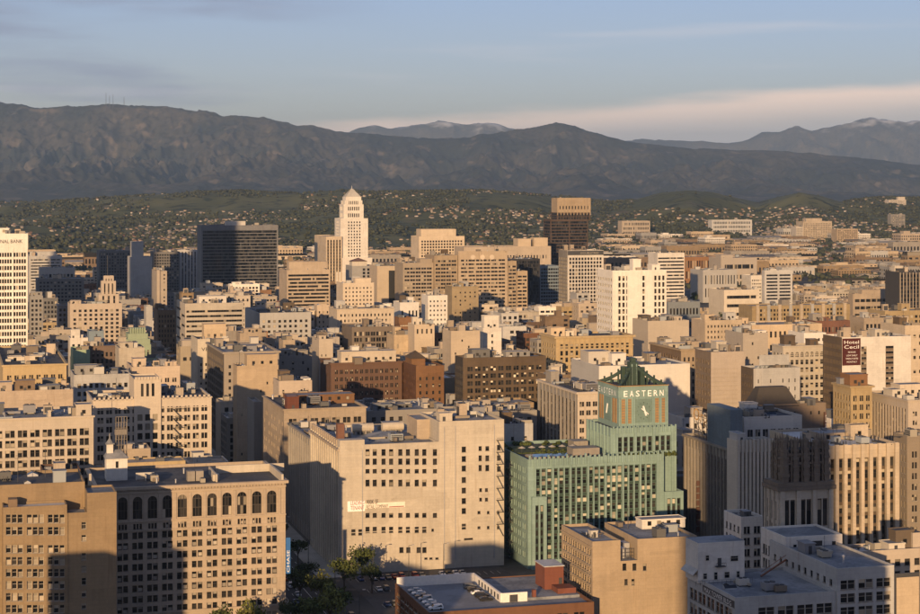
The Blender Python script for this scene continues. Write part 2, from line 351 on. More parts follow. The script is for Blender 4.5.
def G(n, m, k=1, gf=.62, hf=.55, zb=4.5, zt=2.2, mx=.04, gap=.16, **kw):
    """n bays, m storeys, k windows in a bay; gf and hf are the glazed shares of a bay and a storey"""
    if not kw.get('strip') and not kw.get('checker') and gf < .85 and hf < .8: gf, hf = min(.86, gf * 1.14), min(.78, hf * 1.14)
    return dict(n=n, m=m, k=k, gf=gf, hf=hf, zb=zb, zt=zt, mx=mx, gap=gap, **kw)
def layout(g, L, z0, z1):
    if g.get('wins') is not None: return g['wins']
    out = []; za, zc = z0 + g['zb'], z1 - g['zt']
    span_ = zc - za; us = L * (1 - 2 * g['mx'])
    if g['m'] >= 5 and span_ / g['m'] > 4.5: g = dict(g, m=int(round(span_ / 3.9)))      # ordinary storey heights
    if g['k'] == 1 and g['gf'] < .8 and g['n'] > 2 and not g.get('blank') and not g.get('pil') and not g.get('checker') and us / g['n'] > 5.0: g = dict(g, n=int(round(us / 4.0)))
    bay = us / g['n']; fh = span_ / max(1, g['m'])
    if bay <= 0 or fh <= .8: return out
    gw = bay * g['gf']; w = gw / (g['k'] + (g['k'] - 1) * g['gap'])
    rnd = random.Random(int(L * 100) + g['n'])
    for i in range(g['n']):
        if i in g.get('blank', ()): continue
        chk = g.get('checker')
        u = L * g['mx'] + bay * (i + .5) - gw / 2
        for j in range(g['m']):
            if chk and (i + j) % 2: continue
            hh = fh * g['hf']; zz = za + fh * j + (fh - hh) * .45
            for q in range(g['k']):
                if rnd.random() < g.get('skip', 0): continue
                uu = u + q * w * (1 + g['gap'])
                out.append((uu, uu + w, zz, zz + hh, 1 if (g.get('arch') and j == g['m'] - 1) else 0))
    return out
def facade(b, mb, o, a, L, z0, z1, g, near):
    """one wall with real openings; the windows become parts of the building"""
    n = (a[1], -a[0])
    P = lambda u, z, off=0: (o[0] + a[0] * u - n[0] * off, o[1] + a[1] * u - n[1] * off, z)
    if not g:
        mb.face([P(0, z0), P(L, z0), P(L, z1), P(0, z1)]); return
    ws = [w if len(w) > 4 else (*w, 0) for w in layout(g, L, z0, z1)]
    rec = g.get('rec', .35); strip = g.get('strip')
    holes = ws
    if strip:                            # one tall recess per column, dark spandrels between the windows
        cols = {}
        for w in ws: cols.setdefault((round(w[0], 3), round(w[1], 3)), []).append(w)
        holes = [(c[0], c[1], min(w[2] for w in v) - .3, max(w[3] for w in v) + .4) for c, v in cols.items()]
        for c, v in cols.items():
            v.sort(key=lambda w: w[2]); zz = v[0][2] - .3
            for w in v + [(0, 0, max(q[3] for q in v) + .4, 0)]:
                if w[2] > zz + .01: mb.face([P(c[0], zz, rec * .75), P(c[1], zz, rec * .75), P(c[1], w[2], rec * .75), P(c[0], w[2], rec * .75)], 1)
                zz = w[3]
    zc = sorted({z0, z1} | {h[2] for h in holes} | {h[3] for h in holes}); zc = [z for z in zc if z0 <= z <= z1]
    for p, q in zip(zc[:-1], zc[1:]):
        if q - p < 1e-4: continue
        mid = (p + q) / 2; u = 0
        for h in sorted((h for h in holes if h[2] < mid < h[3]), key=lambda h: h[0]):
            if h[0] > u + 1e-4: mb.face([P(u, p), P(h[0], p), P(h[0], q), P(u, q)])
            u = h[1]
        if u < L - 1e-4: mb.face([P(u, p), P(L, p), P(L, q), P(u, q)])
    for h in holes:
        u0, u1, p, q = h[:4]
        mb.face([P(u0, p), P(u0, p, rec), P(u0, q, rec), P(u0, q)]); mb.face([P(u1, p, rec), P(u1, p), P(u1, q), P(u1, q, rec)])
        mb.face([P(u0, p), P(u1, p), P(u1, p, rec), P(u0, p, rec)]); mb.face([P(u0, q, rec), P(u1, q, rec), P(u1, q), P(u0, q)])
    rz = math.atan2(a[1], a[0]); glass = g.get('glass', GL); frame = g.get('frame', FRD)
    jm = MB() if not near else None; cnt = 0
    for (u0, u1, p, q, ar) in ws:
        w, h = u1 - u0, q - p
        if ar:                           # fill the corners above the arch with wall
            r = w / 2; cx = (u0 + u1) / 2; zs = q - r; K = 6
            for sgn, ux in ((-1, u0), (1, u1)):
                pts = [P(ux, q, 0)] + [P(cx + sgn * r * math.cos(math.pi / 2 * i / K), zs + r * math.sin(math.pi / 2 * i / K), 0) for i in range(K, -1, -1)]
                mb.face(pts if sgn < 0 else pts[::-1])
        cx, cz = (u0 + u1) / 2, (p + q) / 2
        if near and b.nwin < 300:
            me = arch_mesh(w, h, frame, GLD) if ar else window_mesh(w, h, frame, glass, g.get('sill', b.D < 760 and not strip and w < 4))
            put('window', me, b.root, P(cx, cz, rec), rz); b.nwin += 1
        else:
            if jm is None: jm = MB()
            k = max(1, int(round(w / 1.9)))
            for i in range(k):
                x0, x1 = u0 + w * i / k + .04, u0 + w * (i + 1) / k - .04
                jm.face([P(x0, p + .04, rec), P(x1, p + .04, rec), P(x1, q - .04, rec), P(x0, q - .04, rec)])
    if jm is not None and jm.f:
        tag(jm.build('window_grid', [glass], b.root), kind='stuff')
    pil = g.get('pil')
    if pil and g.get('wins') is None:
        bay = L * (1 - 2 * g['mx']) / g['n']; pm = None
        pw = pil[0]; zt = z1 - g.get('pilt', .6)
        for i in range(g['n'] + 1):
            u = L * g['mx'] + bay * i
            u0, u1 = max(.02, u - pw / 2), min(L - .02, u + pw / 2)
            q = [P(u0, 0, -pil[1]), P(u1, 0, -pil[1]), P(u1, 0, .02), P(u0, 0, .02)]
            xs = [v[0] for v in q]; ys = [v[1] for v in q]
            t = MB(); cx, cy = sum(xs) / 4, sum(ys) / 4
            t.box(min(xs) - cx, max(xs) - cx, min(ys) - cy, max(ys) - cy, z0 + .5, zt)
            t.build('pilaster', g.get('pilmat', b.wall), b.root, (cx, cy, 0))
    for zf, hh, pr in g.get('band', ()):   # projecting string courses: height on wall, thickness, projection
        z = z0 + (z1 - z0) * zf
        q = [P(-pr * .5, 0, -pr), P(L + pr * .5, 0, -pr), P(L, 0, .03), P(0, 0, .03)]
        xs = [v[0] for v in q]; ys = [v[1] for v in q]
        t = MB(); t.box(min(xs), max(xs), min(ys), max(ys), z - hh / 2, z + hh / 2, bottom=True); t.build('string_course', g.get('bandmat', b.wall), b.root)
class Bld:
    def __init__(s, name, label, x0, D, wall='cream', cat='building', group=None, loc=None):
        s.X, s.Y = ((x0 - 460) * D / F, D) if loc is None else loc
        s.D = s.Y; s.wall = wm(wall) if isinstance(wall, str) else wall; s.nwin = 0; s.near = s.Y < 1230; s.par = []
        s.root = put(name, None, None, (s.X, s.Y, 0), TH); tag(s.root, label, cat, group)
        hsh = random.Random(label + str(round(s.X))); s.root['tone'] = hsh.uniform(-.20, .20); s.root['greying'] = hsh.choice((0, 0, .15, .3, .5))
        s.rnd = random.Random(int(x0 * 7 + D) if x0 is not None else int(s.X * 3 + s.Y))
    def fx(s, px, ly=0):
        r = (px - 460) / F; return (r * (s.Y + ly * CT) - s.X + ly * ST) / (CT - r * ST)
    def fz(s, py, lx=0, ly=0): return HC - (py - YH) * (s.Y + lx * ST + ly * CT) / F
    def fy(s, px, lx=0):                  # depth on the plane local x = lx where a picture column meets it
        r = (px - 460) / F; return (s.X + lx * CT - r * (s.Y + lx * ST)) / (ST + r * CT)
    def tier(s, lx, ly, w, d, z0, z1, wall=None, F_=None, L_=None, R_=None, B_=None, par=1.0, rf='g', cor=None, name='wall', span=None, lw=None):
        wl = s.wall if wall is None else (wm(wall) if isinstance(wall, str) else wall)
        keep = s.wall; s.wall = wl
        mb = MB(); zt = z1 + par
        facade(s, mb, (lx, ly), (1, 0), w, z0, zt, F_, s.near); (facade(s, mb, (lx, ly + d), (0, -1), d, z0, zt, L_, s.near) if not lw else None)
        if lw:                            # side wall in another colour: brown brick on some, painted-in shade on others
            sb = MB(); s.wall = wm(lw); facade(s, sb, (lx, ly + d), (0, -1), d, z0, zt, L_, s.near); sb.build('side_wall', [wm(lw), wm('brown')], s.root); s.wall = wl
        facade(s, mb, (lx + w, ly), (0, 1), d, z0, zt, R_, s.near); facade(s, mb, (lx + w, ly + d), (-1, 0), w, z0, zt, B_, s.near)
        e = .35
        if par > 0:
            A = [(lx, ly), (lx + w, ly), (lx + w, ly + d), (lx, ly + d)]; I = [(lx + e, ly + e), (lx + w - e, ly + e), (lx + w - e, ly + d - e), (lx + e, ly + d - e)]
            for i in range(4):
                j = (i + 1) % 4
                mb.face([(*A[i], zt), (*A[j], zt), (*I[j], zt), (*I[i], zt)]); mb.face([(*I[i], z1), (*I[i], zt), (*I[j], zt), (*I[j], z1)])
        else: e = 0
        sp = span or 'brown'
        wo = mb.build(name, [wl, wm(sp)], s.root)
        if rf:
            rb = MB(); rb.face([(lx + e, ly + e, z1), (lx + w - e, ly + e, z1), (lx + w - e, ly + d - e, z1), (lx + e, ly + d - e, z1)])
            rb.build('roof', RF[rf] if isinstance(rf, str) else rf, s.root)
        if cor:                           # cornice: projection, height
            c = MB(); p, h = cor
            for (a0, a1, b0, b1) in ((lx - p, lx + w + p, ly - p, ly - .01), (lx - p, lx - .01, ly + .02, ly + d), (lx + w + .01, lx + w + p, ly + .02, ly + d)):
                c.box(a0, a1, b0, b1, zt - h - .05, zt - .05, bottom=True)
            cc = c.build('cornice', wl, s.root)
        x, y = from_st(0, 0)
        wx, wy = s.X + lx * CT - ly * ST, s.Y + lx * ST + ly * CT
        ss, tt = to_st(wx, wy); FOOT.append((ss, ss + w, tt, tt + d, zt))
        s.wall = keep
        return wo
    def pent(s, lx, ly, w, d, z0, z1, wall=None, rf='g', win=True, name='penthouse'):
        wl = s.wall if wall is None else (wm(wall) if isinstance(wall, str) else wall)
        m = MB(); m.box(lx, lx + w, ly, ly + d, z0 - .1, z1, 0, top=1)
        e = .18                            # coping round the roof edge
        for q in ((lx - e, lx + w + e, ly - e, ly + .1), (lx - e, lx + w + e, ly + d - .1, ly + d + e), (lx - e, lx + .1, ly + .12, ly + d - .12), (lx + w - .1, lx + w + e, ly + .12, ly + d - .12)):
            m.box(*q, z1 - .25, z1 + .22, 0, bottom=True)
        p = m.build(name, [wl, RF[rf]], s.root)
        if win and w > 2.5 and s.D < 1600:
            dm = MB(); k = s.rnd.uniform(.15, .6) * w
            dm.box(lx + k, lx + k + min(1.1, w * .3), ly - .06, ly - .01, z0 + .05, min(z0 + 2.2, z1 - .5)); dm.build('door', METD, p)
            if w > 6:
                for i in range(int(w // 4)):
                    put('window', window_mesh(1.4, 1.5, FRD, GL, False), p, (lx + w * (i + .75) / (int(w // 4) + .5), ly - .07, min(z0 + 2.4, z1 - 1.2)))
        return p
    def clutter(s, lx, ly, w, d, z, n, tank=0):
        r = s.rnd
        for i in range(n):
            k = r.choices(range(len(UNITS)), UW)[0]; nm, me, fp = UNITS[k]; sx = r.uniform(.8, 1.5)
            if w < 6 or d < 6: continue
            put(nm, me, s.root, (lx + r.uniform(2.2, w - 2.2), ly + r.uniform(2.2, d - 2.2), z - .02), r.choice((0, math.pi / 2, math.pi, -math.pi / 2)), (sx, sx * r.uniform(.8, 1.4), sx * r.uniform(.8, 1.2)))
        for i in range(tank):
            put('water_tank', TANK, s.root, (lx + r.uniform(.2, .8) * w, ly + r.uniform(.3, .8) * d, z - .02))
# rooftop things every building shares
def unit_meshes():
    out = []
    m = MB(); m.box(-1.3, 1.3, -.9, .9, .25, 1.5, 0); m.box(-1.1, -.9, -.7, .7, 0, .25, 1); m.box(.9, 1.1, -.7, .7, 0, .25, 1); m.cyl(-.55, 0, 1.5, 1.68, .5, n=10, m=1); m.cyl(.6, 0, 1.5, 1.68, .5, n=10, m=1)
    out.append(('air_handler', m.mesh('air_handler', [UP, METD]), 3))
    m = MB(); m.cyl(0, 0, 0, 1.3, .22, n=8); m.cyl(0, 0, 1.3, 1.6, .42, .12, n=8); out.append(('vent_pipe', m.mesh('vent_pipe', [MET]), 1))
    m = MB(); m.box(-3, 3, -.4, .4, .5, 1.2); m.box(2.3, 3.1, -.4, 2.4, .45, 1.25); m.box(-2.6, -2.4, -.3, .3, 0, .5, 1); m.box(1.4, 1.6, -.3, .3, 0, .5, 1); out.append(('duct', m.mesh('duct', [UP, METD]), 5))
    m = MB(); m.box(-1.5, 1.5, -1.8, 1.8, 0, 2.6, 0, top=1); m.box(-1.7, 1.7, -2, 2, 2.6, 2.8, 0, top=1, bottom=True); m.box(-.5, .5, -1.86, -1.81, .05, 2.1, 2); out.append(('stair_hatch', m.mesh('stair_hatch', [UP, RF['g'], METD]), 3))
    m = MB(); m.box(-1.4, 1.4, -.9, .9, 0, .4, 0); m.face([(-1.4, -.9, .4), (1.4, -.9, .4), (1.4, 0, .95), (-1.4, 0, .95)], 1); m.face([(1.4, .9, .4), (-1.4, .9, .4), (-1.4, 0, .95), (1.4, 0, .95)], 1); m.face([(1.4, -.9, .4), (1.4, .9, .4), (1.4, 0, .95)], 0); m.face([(-1.4, .9, .4), (-1.4, -.9, .4), (-1.4, 0, .95)], 0)
    out.append(('skylight', m.mesh('skylight', [MET, GLT]), 3))
    m = MB(); m.box(-2, 2, -1.5, 1.5, .5, 2.6, 0); m.box(-1.8, -1.5, -1.3, 1.3, 0, .5, 1); m.box(1.5, 1.8, -1.3, 1.3, 0, .5, 1)
    for i in range(3): m.box(-1.8, 1.8, -1.56, -1.51, .8 + i * .55, 1.15 + i * .55, 1)
    m.cyl(-.9, 0, 2.6, 2.9, .7, n=10, m=1); m.cyl(.9, 0, 2.6, 2.9, .7, n=10, m=1); out.append(('cooling_unit', m.mesh('cooling_unit', [UP, METD]), 4))
    m = MB(); m.cyl(0, 0, 0, 5.5, .06, n=5); m.bar((-.7, 0, 4.6), (.7, 0, 4.6), .06); m.bar((-.5, 0, 5.1), (.5, 0, 5.1), .06); out.append(('antenna', m.mesh('antenna', [METD]), 1))
    m = MB(); q = random.Random(8)
    for i in range(4):
        y = -1.2 + i * .5; l = q.uniform(3, 6); m.bar((-l, y, .35), (l * .6, y, .35), .16); m.bar((l * .6, y, .35), (l * .6, y, 1.5), .16)
    for x in (-4, -1, 2): m.box(x, x + .2, -1.5, .8, 0, .28)
    out.append(('pipe_run', m.mesh('pipe_run', [METD]), 3))
    m = MB(); m.bar((0, 0, 0), (0, 0, 1.2), .12); m.cyl(0, 0, 1.2, 1.7, .2, 1.1, n=12, cap=False); out.append(('satellite_dish', m.mesh('satellite_dish', [UP]), 1))
    m = MB(); m.box(-2.2, 2.2, -.06, .06, 0, 1.6); m.box(-2.2, -2.0, .06, 1.2, 0, .3); m.box(2.0, 2.2, .06, 1.2, 0, .3); m.box(-.06, .06, .07, 3.0, 0, 1.4); out.append(('screen_wall', m.mesh('screen_wall', [UP]), 3))
    m = MB(); m.box(-1.6, 1.6, -1.2, 1.2, 0, 3.6, 0, top=1); m.box(-1.2, 1.2, -1.26, -1.21, .6, 2.8, 2); m.cyl(.6, .3, 3.6, 4.5, .25, n=8, m=2); out.append(('machine_room', m.mesh('machine_room', [wm('beige'), RF['d'], METD]), 3))
    return out
def unit_paint():
    m, nt, b = base_mat('unit_paint', .7, .3); oi = N(nt, 'ShaderNodeObjectInfo'); cr = N(nt, 'ShaderNodeValToRGB'); cr.color_ramp.interpolation = 'CONSTANT'; nt.links.new(oi.outputs['Random'], cr.inputs[0])
    cs = [(.10, .10, .10), (.30, .27, .22), (.20, .20, .21), (.42, .40, .36), (.16, .13, .10), (.28, .30, .31), (.24, .20, .15)]
    e = cr.color_ramp.elements
    while len(e) < len(cs): e.new(.5)
    for i, c in enumerate(cs): e[i].position = i / len(cs); e[i].color = (*c, 1)
    nt.links.new(cr.outputs[0], b.inputs['Base Color']); return m
UP = unit_paint()
UNITS = unit_meshes(); UW = (5, 4, 2, 2, 2, 2.4, 1.4, 2.2, 1, 1.2, 1.6)
def tank_mesh():
    m = MB()
    for i in range(4):
        a = math.pi / 4 + i * math.pi / 2; m.bar((1.6 * math.cos(a), 1.6 * math.sin(a), 0), (1.4 * math.cos(a), 1.4 * math.sin(a), 3), .2, 1)
    m.cyl(0, 0, 2.9, 3.1, 2.1, n=14, m=1); m.cyl(0, 0, 3.1, 6.4, 1.9, n=14); m.cyl(0, 0, 6.4, 7.4, 2.05, 0, n=14, m=1); return m.mesh('water_tank', [wm('concrete'), RUST])
TANK = tank_mesh()
QUEUE = []
def hb(name, label, x0, x1, yt, D, wall='cream', xl=None, dep=30, F_=None, L_=None, R_=None, rf='g', par=1.0, cor=None, cl=None, pens=(), tank=0, span=None, group=None, cat='building', then=None, lw=None):
    """queue a box building: picture columns of its front wall, row of its top, distance of its front corner"""
    X = (x0 - 460) * D / F; r = (x1 - 460) / F
    w = (r * D - X) / (CT - r * ST)
    if xl is not None:
        q = (xl - 460) / F; dep = (X - q * D) / (ST + q * CT)
    dep = max(8, min(dep, 110)); s, t = to_st(X, D)
    QUEUE.append(dict(name=name, label=label, x0=x0, x1=x1, yt=yt, D=D, wall=wall, dep=dep, F_=F_, L_=L_, R_=R_, rf=rf, par=par, cor=cor, cl=cl, pens=pens, tank=tank, span=span, group=group, cat=cat, rect=[s, s + w, t, t + dep], then=then, lw=lw))
def flush():
    fixed = [list(f[:4]) for f in FOOT]
    for i, a in enumerate(QUEUE):
        ra = a['rect']
        for rb in fixed + [q['rect'] for q in QUEUE if q is not a]:
            if ra[0] < rb[1] - .05 and ra[1] > rb[0] + .05 and rb[2] >= ra[2] and ra[3] > rb[2] - .2:
                ra[3] = max(ra[2] + 6, rb[2] - .25)
    if DEBUG:
        allr = [(f, 'fixed') for f in fixed] + [(q['rect'], q['label']) for q in QUEUE]
        for i in range(len(allr)):
            for j in range(max(i + 1, len(fixed)), len(allr)):
                p, q = allr[i][0], allr[j][0]
                if p[0] < q[1] - .05 and p[1] > q[0] + .05 and p[2] < q[3] - .05 and p[3] > q[2] + .05: print('OVERLAP', allr[i][1], [round(v) for v in p], '|', allr[j][1], [round(v) for v in q])
    for a in QUEUE:
        b = Bld(a['name'], a['label'], a['x0'], a['D'], a['wall'], a['cat'], a['group'])
        dep = a['rect'][3] - a['rect'][2]; w = b.fx(a['x1']); zt = b.fz(a['yt']); par = a['par']; b.w, b.dep, b.z = w, dep, zt - par
        if DEBUG and (zt < 6 or zt > 130 or dep < 8): print('SIZE', a['label'], round(w), round(dep), round(zt))
        b.tier(0, 0, w, dep, 0, zt - par, F_=a['F_'], L_=a['L_'], R_=a['R_'], rf=a['rf'], par=par, cor=a['cor'], span=a['span'], lw=a['lw'])
        for p in a['pens']:               # (px0, px1, row of top, place along the depth 0..1, depth, wall)
            d = min(p[4], dep * .8); ly = .5 + p[3] * (dep - d - 1); a0, c0 = b.fx(p[0], ly), b.fx(p[1], ly)
            a0 = max(.4, a0); c0 = min(w - .4, c0)
            if c0 - a0 > 1: b.pent(a0, ly, c0 - a0, d, zt - par, max(zt - par + 1.5, b.fz(p[2], a0, ly)), wall=p[5] if len(p) > 5 else None)
        if b.D < 1900 and a['cl'] is None and w > 12 and dep > 10:      # lift house and stair house every roof has
            for q in range(max(0, 2 - len(a['pens']))):
                pw_ = min(w * .3, b.rnd.uniform(3.5, 9)); pd_ = min(dep * .4, b.rnd.uniform(3.5, 8))
                b.pent(b.rnd.uniform(.6, w - pw_ - .6), dep * .3 + b.rnd.uniform(0, max(.1, dep * .7 - pd_ - .6)), pw_, pd_, zt - par, zt - par + b.rnd.uniform(2.8, 6), wall=b.rnd.choice((None, None, 'ivory', 'lgrey', 'concrete', 'brown')), rf=b.rnd.choice('gdws'))
        n = a['cl'] if a['cl'] is not None else int(min(24, w * dep / 42)) if b.D < 1400 else int(min(14, w * dep / 90))
        b.clutter(0, 0, w, dep, zt - par, n, a['tank'])
        if a['then']: a['then'](b)
def lettering(parent, txt, loc, width, height, rx=math.pi / 2, ry=0, rz=0, mat=None, ext=.06, name='sign_lettering'):
    """flat lettering fitted into width x height metres, lower corner at loc"""
    c = bpy.data.curves.new(name, 'FONT'); c.body = txt; c.size = 1; c.resolution_u = 2; c.materials.append(mat or WHT)
    o = bpy.data.objects.new(name, c); COL.objects.link(o)
    dg = bpy.context.evaluated_depsgraph_get(); me = bpy.data.meshes.new_from_object(o.evaluated_get(dg))
    co = np.zeros(len(me.vertices) * 3, np.float32); me.vertices.foreach_get('co', co); co = co.reshape(-1, 3)
    lo, hi = co.min(0), co.max(0)
    co[:, 0] = (co[:, 0] - lo[0]) * width / (hi[0] - lo[0]); co[:, 1] = (co[:, 1] - lo[1]) * height / (hi[1] - lo[1]); co[:, 2] = ext
    me.vertices.foreach_set('co', co.ravel()); bpy.data.objects.remove(o); me.name = name
    o = put(name, me, parent, loc); o.rotation_euler = (rx, ry, rz)
    return o
# ================================================================ landmark buildings built one by one
def wpx(b, rects, ly=0, lx0=0):
    out = []
    for (xa, xb, ya, yb, *ar) in rects:
        u0, u1 = b.fx(xa, ly), b.fx(xb, ly); out.append((u0 - lx0, u1 - lx0, b.fz(yb, u0, ly), b.fz(ya, u0, ly), *(ar or [0])))
    return out
def boxpart(b, name, x0, x1, y0, y1, z0, z1, mat, bottom=True):
    m = MB(); m.box(x0, x1, y0, y1, z0, z1, bottom=bottom); return m.build(name, mat if not isinstance(mat, str) else wm(mat), b.root)
# ---- tan office block with a blank stair tower
b = Bld('tan_office_building', 'tan office block with triple windows and a blank stair tower beside the arcaded building', 3, 540, 'tan'); b.root['tone'] = 0.0; b.root['greying'] = 0.0
rows = [(514.5, 523), (527, 535), (545, 553), (557, 565), (569, 577), (581, 589), (593, 601), (605, 613), (617, 625), (629, 637), (641, 649), (653, 661)]
wA = [(xa + i * 5.9, xa + i * 5.9 + 5.0, y0, y1) for xa in (6, 27, 48) for i in range(3) for (y0, y1) in rows]
wB = [(81.5, 86.3, y0, y1) for (y0, y1) in [(522, 529), (535, 541), (553, 560), (565.5, 572), (578, 585), (590.5, 597), (603, 609), (616, 622), (629, 635), (642, 648)]]
xm, xk, x2 = b.fx(67), b.fx(87), b.fx(116.5)
zA, zK, zB = b.fz(507.5), b.fz(513, xm), b.fz(493, xk)
TANG = dict(frame=FRW, glass=glass_mat('tan_office_glass', share=.34), rec=.45)
b.tier(0, 0, xm, 9, 0, zA - .8, F_=dict(wins=wpx(b, wA), **TANG), rf='w', par=.8)
wk = wpx(b, wB, lx0=xm)
b.tier(xm + .02, 0, xk - xm, 9, 0, zK - .5, F_=dict(wins=[q for q in wk if q[1] < xk - xm], **TANG), rf='b', par=.5)
b.tier(xk + .02, 0, x2 - xk, 14, 0, zB - .6, rf='b', par=.6)
zC = b.fz(485, 0, 9)
b.tier(-22, 9.02, xk + 22, 26, 0, zC - .9, rf='d', par=.9)
boxpart(b, 'flue', b.fx(90.5, 8.5), b.fx(92.8, 8.5), 14.2, 15, zA - 1, b.fz(474, 25, 14), 'ivory')
boxpart(b, 'roof_box', b.fx(8.5, 2), b.fx(17.5, 2), 3, 7, zA - .9, b.fz(499, 5, 3), 'mocha')
boxpart(b, 'wall_offset', xm - .1, xm + .25, -.3, -.005, 0, zK, 'tan')
b.clutter(-20, 10, 50, 24, zC - .9, 10)
# ---- arcaded office block
b = Bld('arcaded_office_building', 'stone office block with a top row of tall arched windows and a roof well', 98, 590, 'beige'); b.root['tone'] = 0.0; b.root['greying'] = 0.0
z_ = lambda py: b.fz(py, b.fx(270))
w = b.fx(285.5); zt = z_(480.5); wins = []
cents = [107.8 + 14.9 * i for i in range(12)]
for c in cents:
    wins.append((b.fx(c - 4.7), b.fx(c + 4.7), z_(512.5), z_(490.5), 1))
    for q in (-1, 0, 1): wins.append((b.fx(c + q * 3.1 - 1.15), b.fx(c + q * 3.1 + 1.15), z_(522.5), z_(517.2), 0))
    for r in (525.5, 535.5, 546, 556.5, 567, 577.5, 588, 598.5, 611, 622, 633):
        for q in (-1, 1): wins.append((b.fx(c + q * 2.9 - 2.35), b.fx(c + q * 2.9 + 2.35), z_(r + 6.3), z_(r), 0))
b.tier(0, 0, w, 44, 0, zt - 1.0, F_=dict(wins=wins, glass=glass_mat('office_glass', share=.22, blind=(.45, .40, .33)), rec=.55, frame=FRD), rf='d', par=1.0, cor=(.9, .9))
for py, hh, pr in ((486.3, .5, .5), (514.6, .5, .45), (523.8, .35, .3), (605, .7, .6)):
    boxpart(b, 'string_course', -.1, w + .1, -pr, -.005, z_(py) - hh / 2, z_(py) + hh / 2, 'beige')
for i in range(58): boxpart(b, 'dentil', i * w / 58 + .15, i * w / 58 + .55, -.62, -.01, zt - 1.5, zt - 1.02, 'beige')
for c in [100.5 + 14.9 * i for i in range(13)]: boxpart(b, 'pilaster', b.fx(c) - .45, b.fx(c) + .45, -.28, .02, z_(514), z_(488.5), 'beige')
for (xa, xb, y0, y1) in ((216, 284, 26, 26.8), (216, 217.5, 8, 25.9), (281.5, 283.5, 2, 25.9)):
    boxpart(b, 'roof_well_parapet', b.fx(xa, y0), b.fx(xb, y0), y0, y1, zt - 1.1, zt + 1.6, 'ivory')
for xa in (187.5, 196): boxpart(b, 'roof_cabinet', b.fx(xa, 12), b.fx(xa + 7.5, 12), 12, 15, zt - 1.1, zt + 2.3, 'concrete')
boxpart(b, 'roof_shed', b.fx(213, 10), b.fx(219.5, 10), 10, 13, zt - 1.1, zt + 1.2, 'ivory')
b.clutter(8, 4, w - 30, 36, zt - 1.05, 9)
# its white roof house with a pitched roof, and the sign scaffold
px0, px1, ly = b.fx(106.5, 20), b.fx(127.5, 20), 20
hz0, hz1 = zt - 1.1, b.fz(459, px0, 20)
m = MB(); m.box(px0, px1, ly, ly + 7, hz0, hz1)
hm_ = b.wall; ho = m.build('roof_house', wm('white'), b.root)
m = MB(); zr = hz1 + 2.6; e = .5
m.face([(px0 - e, ly - e, hz1), (px1 + e, ly - e, hz1), (px1 - 2, ly + 3.5, zr), (px0 + .8, ly + 3.5, zr)]); m.face([(px1 + e, ly + 7 + e, hz1), (px0 - e, ly + 7 + e, hz1), (px0 + .8, ly + 3.5, zr), (px1 - 2, ly + 3.5, zr)])
m.face([(px0 - e, ly + 7 + e, hz1), (px0 - e, ly - e, hz1), (px0 + .8, ly + 3.5, zr)]); m.face([(px1 + e, ly - e, hz1), (px1 + e, ly + 7 + e, hz1), (px1 - 2, ly + 3.5, zr)]); m.build('hip_roof', RF['g'], ho)
m = MB(); m.box(px0 + .3, px0 + 2.4, ly + 2, ly + 4.4, hz1, hz1 + 4.6); m.box(px0 - .1, px0 + 2.8, ly + 1.6, ly + 4.8, hz1 + 4.6, hz1 + 5.0, 1, bottom=True); m.cyl(px0 + 1.35, ly + 3.2, hz1 + 5, hz1 + 6.4, 1.3, .35, n=8, m=1); m.cyl(px0 + 1.35, ly + 3.2, hz1 + 6.4, hz1 + 8.2, .3, .22, n=8, m=1); m.build('chimney_turret', [wm('white'), wm('steel')], ho)
put('window', window_mesh(.9, 2.2, FRD, GLD, False), ho, ((px0 + px1) / 2, ly - .05, hz0 + 5.5))
m = MB(); sx0, sx1, sy = b.fx(116, 24), b.fx(127, 24), 24.5; sz1 = b.fz(417, sx0, 24)
for i in range(5):
    x = sx0 + (sx1 - sx0) * i / 4; m.bar((x, sy, hz1), (x, sy, sz1), .22); m.bar((x, sy + 3, hz1), (x, sy, sz1 - 2), .16)
for i in range(7): z = hz1 + 2 + (sz1 - hz1 - 2) * i / 6; m.bar((sx0, sy, z), (sx1, sy, z), .14)
for i in range(4): m.bar((sx0 + (sx1 - sx0) * i / 4, sy, sz1 - 9), (sx0 + (sx1 - sx0) * (i + 1) / 4, sy, sz1 - 1), .12); m.cyl(sx0 + (sx1 - sx0) * (i + .5) / 4, sy - .2, sz1 - 6, sz1 - 4.2, .9, n=6, cap=False)
m.build('sign_scaffold', flat_mat('weathered_steel', (.17, .15, .13)), b.root)
# blue banner on the street corner
bl = flat_mat('banner_blue', (.025, .12, .34)); bx0 = w + .15
bn = boxpart(b, 'banner', bx0, bx0 + 1.5, -.1, .1, z_(574.5), z_(538.5), bl)
lettering(bn, 'CHASE', (bx0 + 1.2, -.16, z_(573)), (z_(551) - z_(573)), .95, ry=-math.pi / 2, mat=WHT)
for z in (z_(541), z_(571)): boxpart(b, 'banner_arm', w, bx0 + 1.5, -.03, .03, z, z + .1, METD)
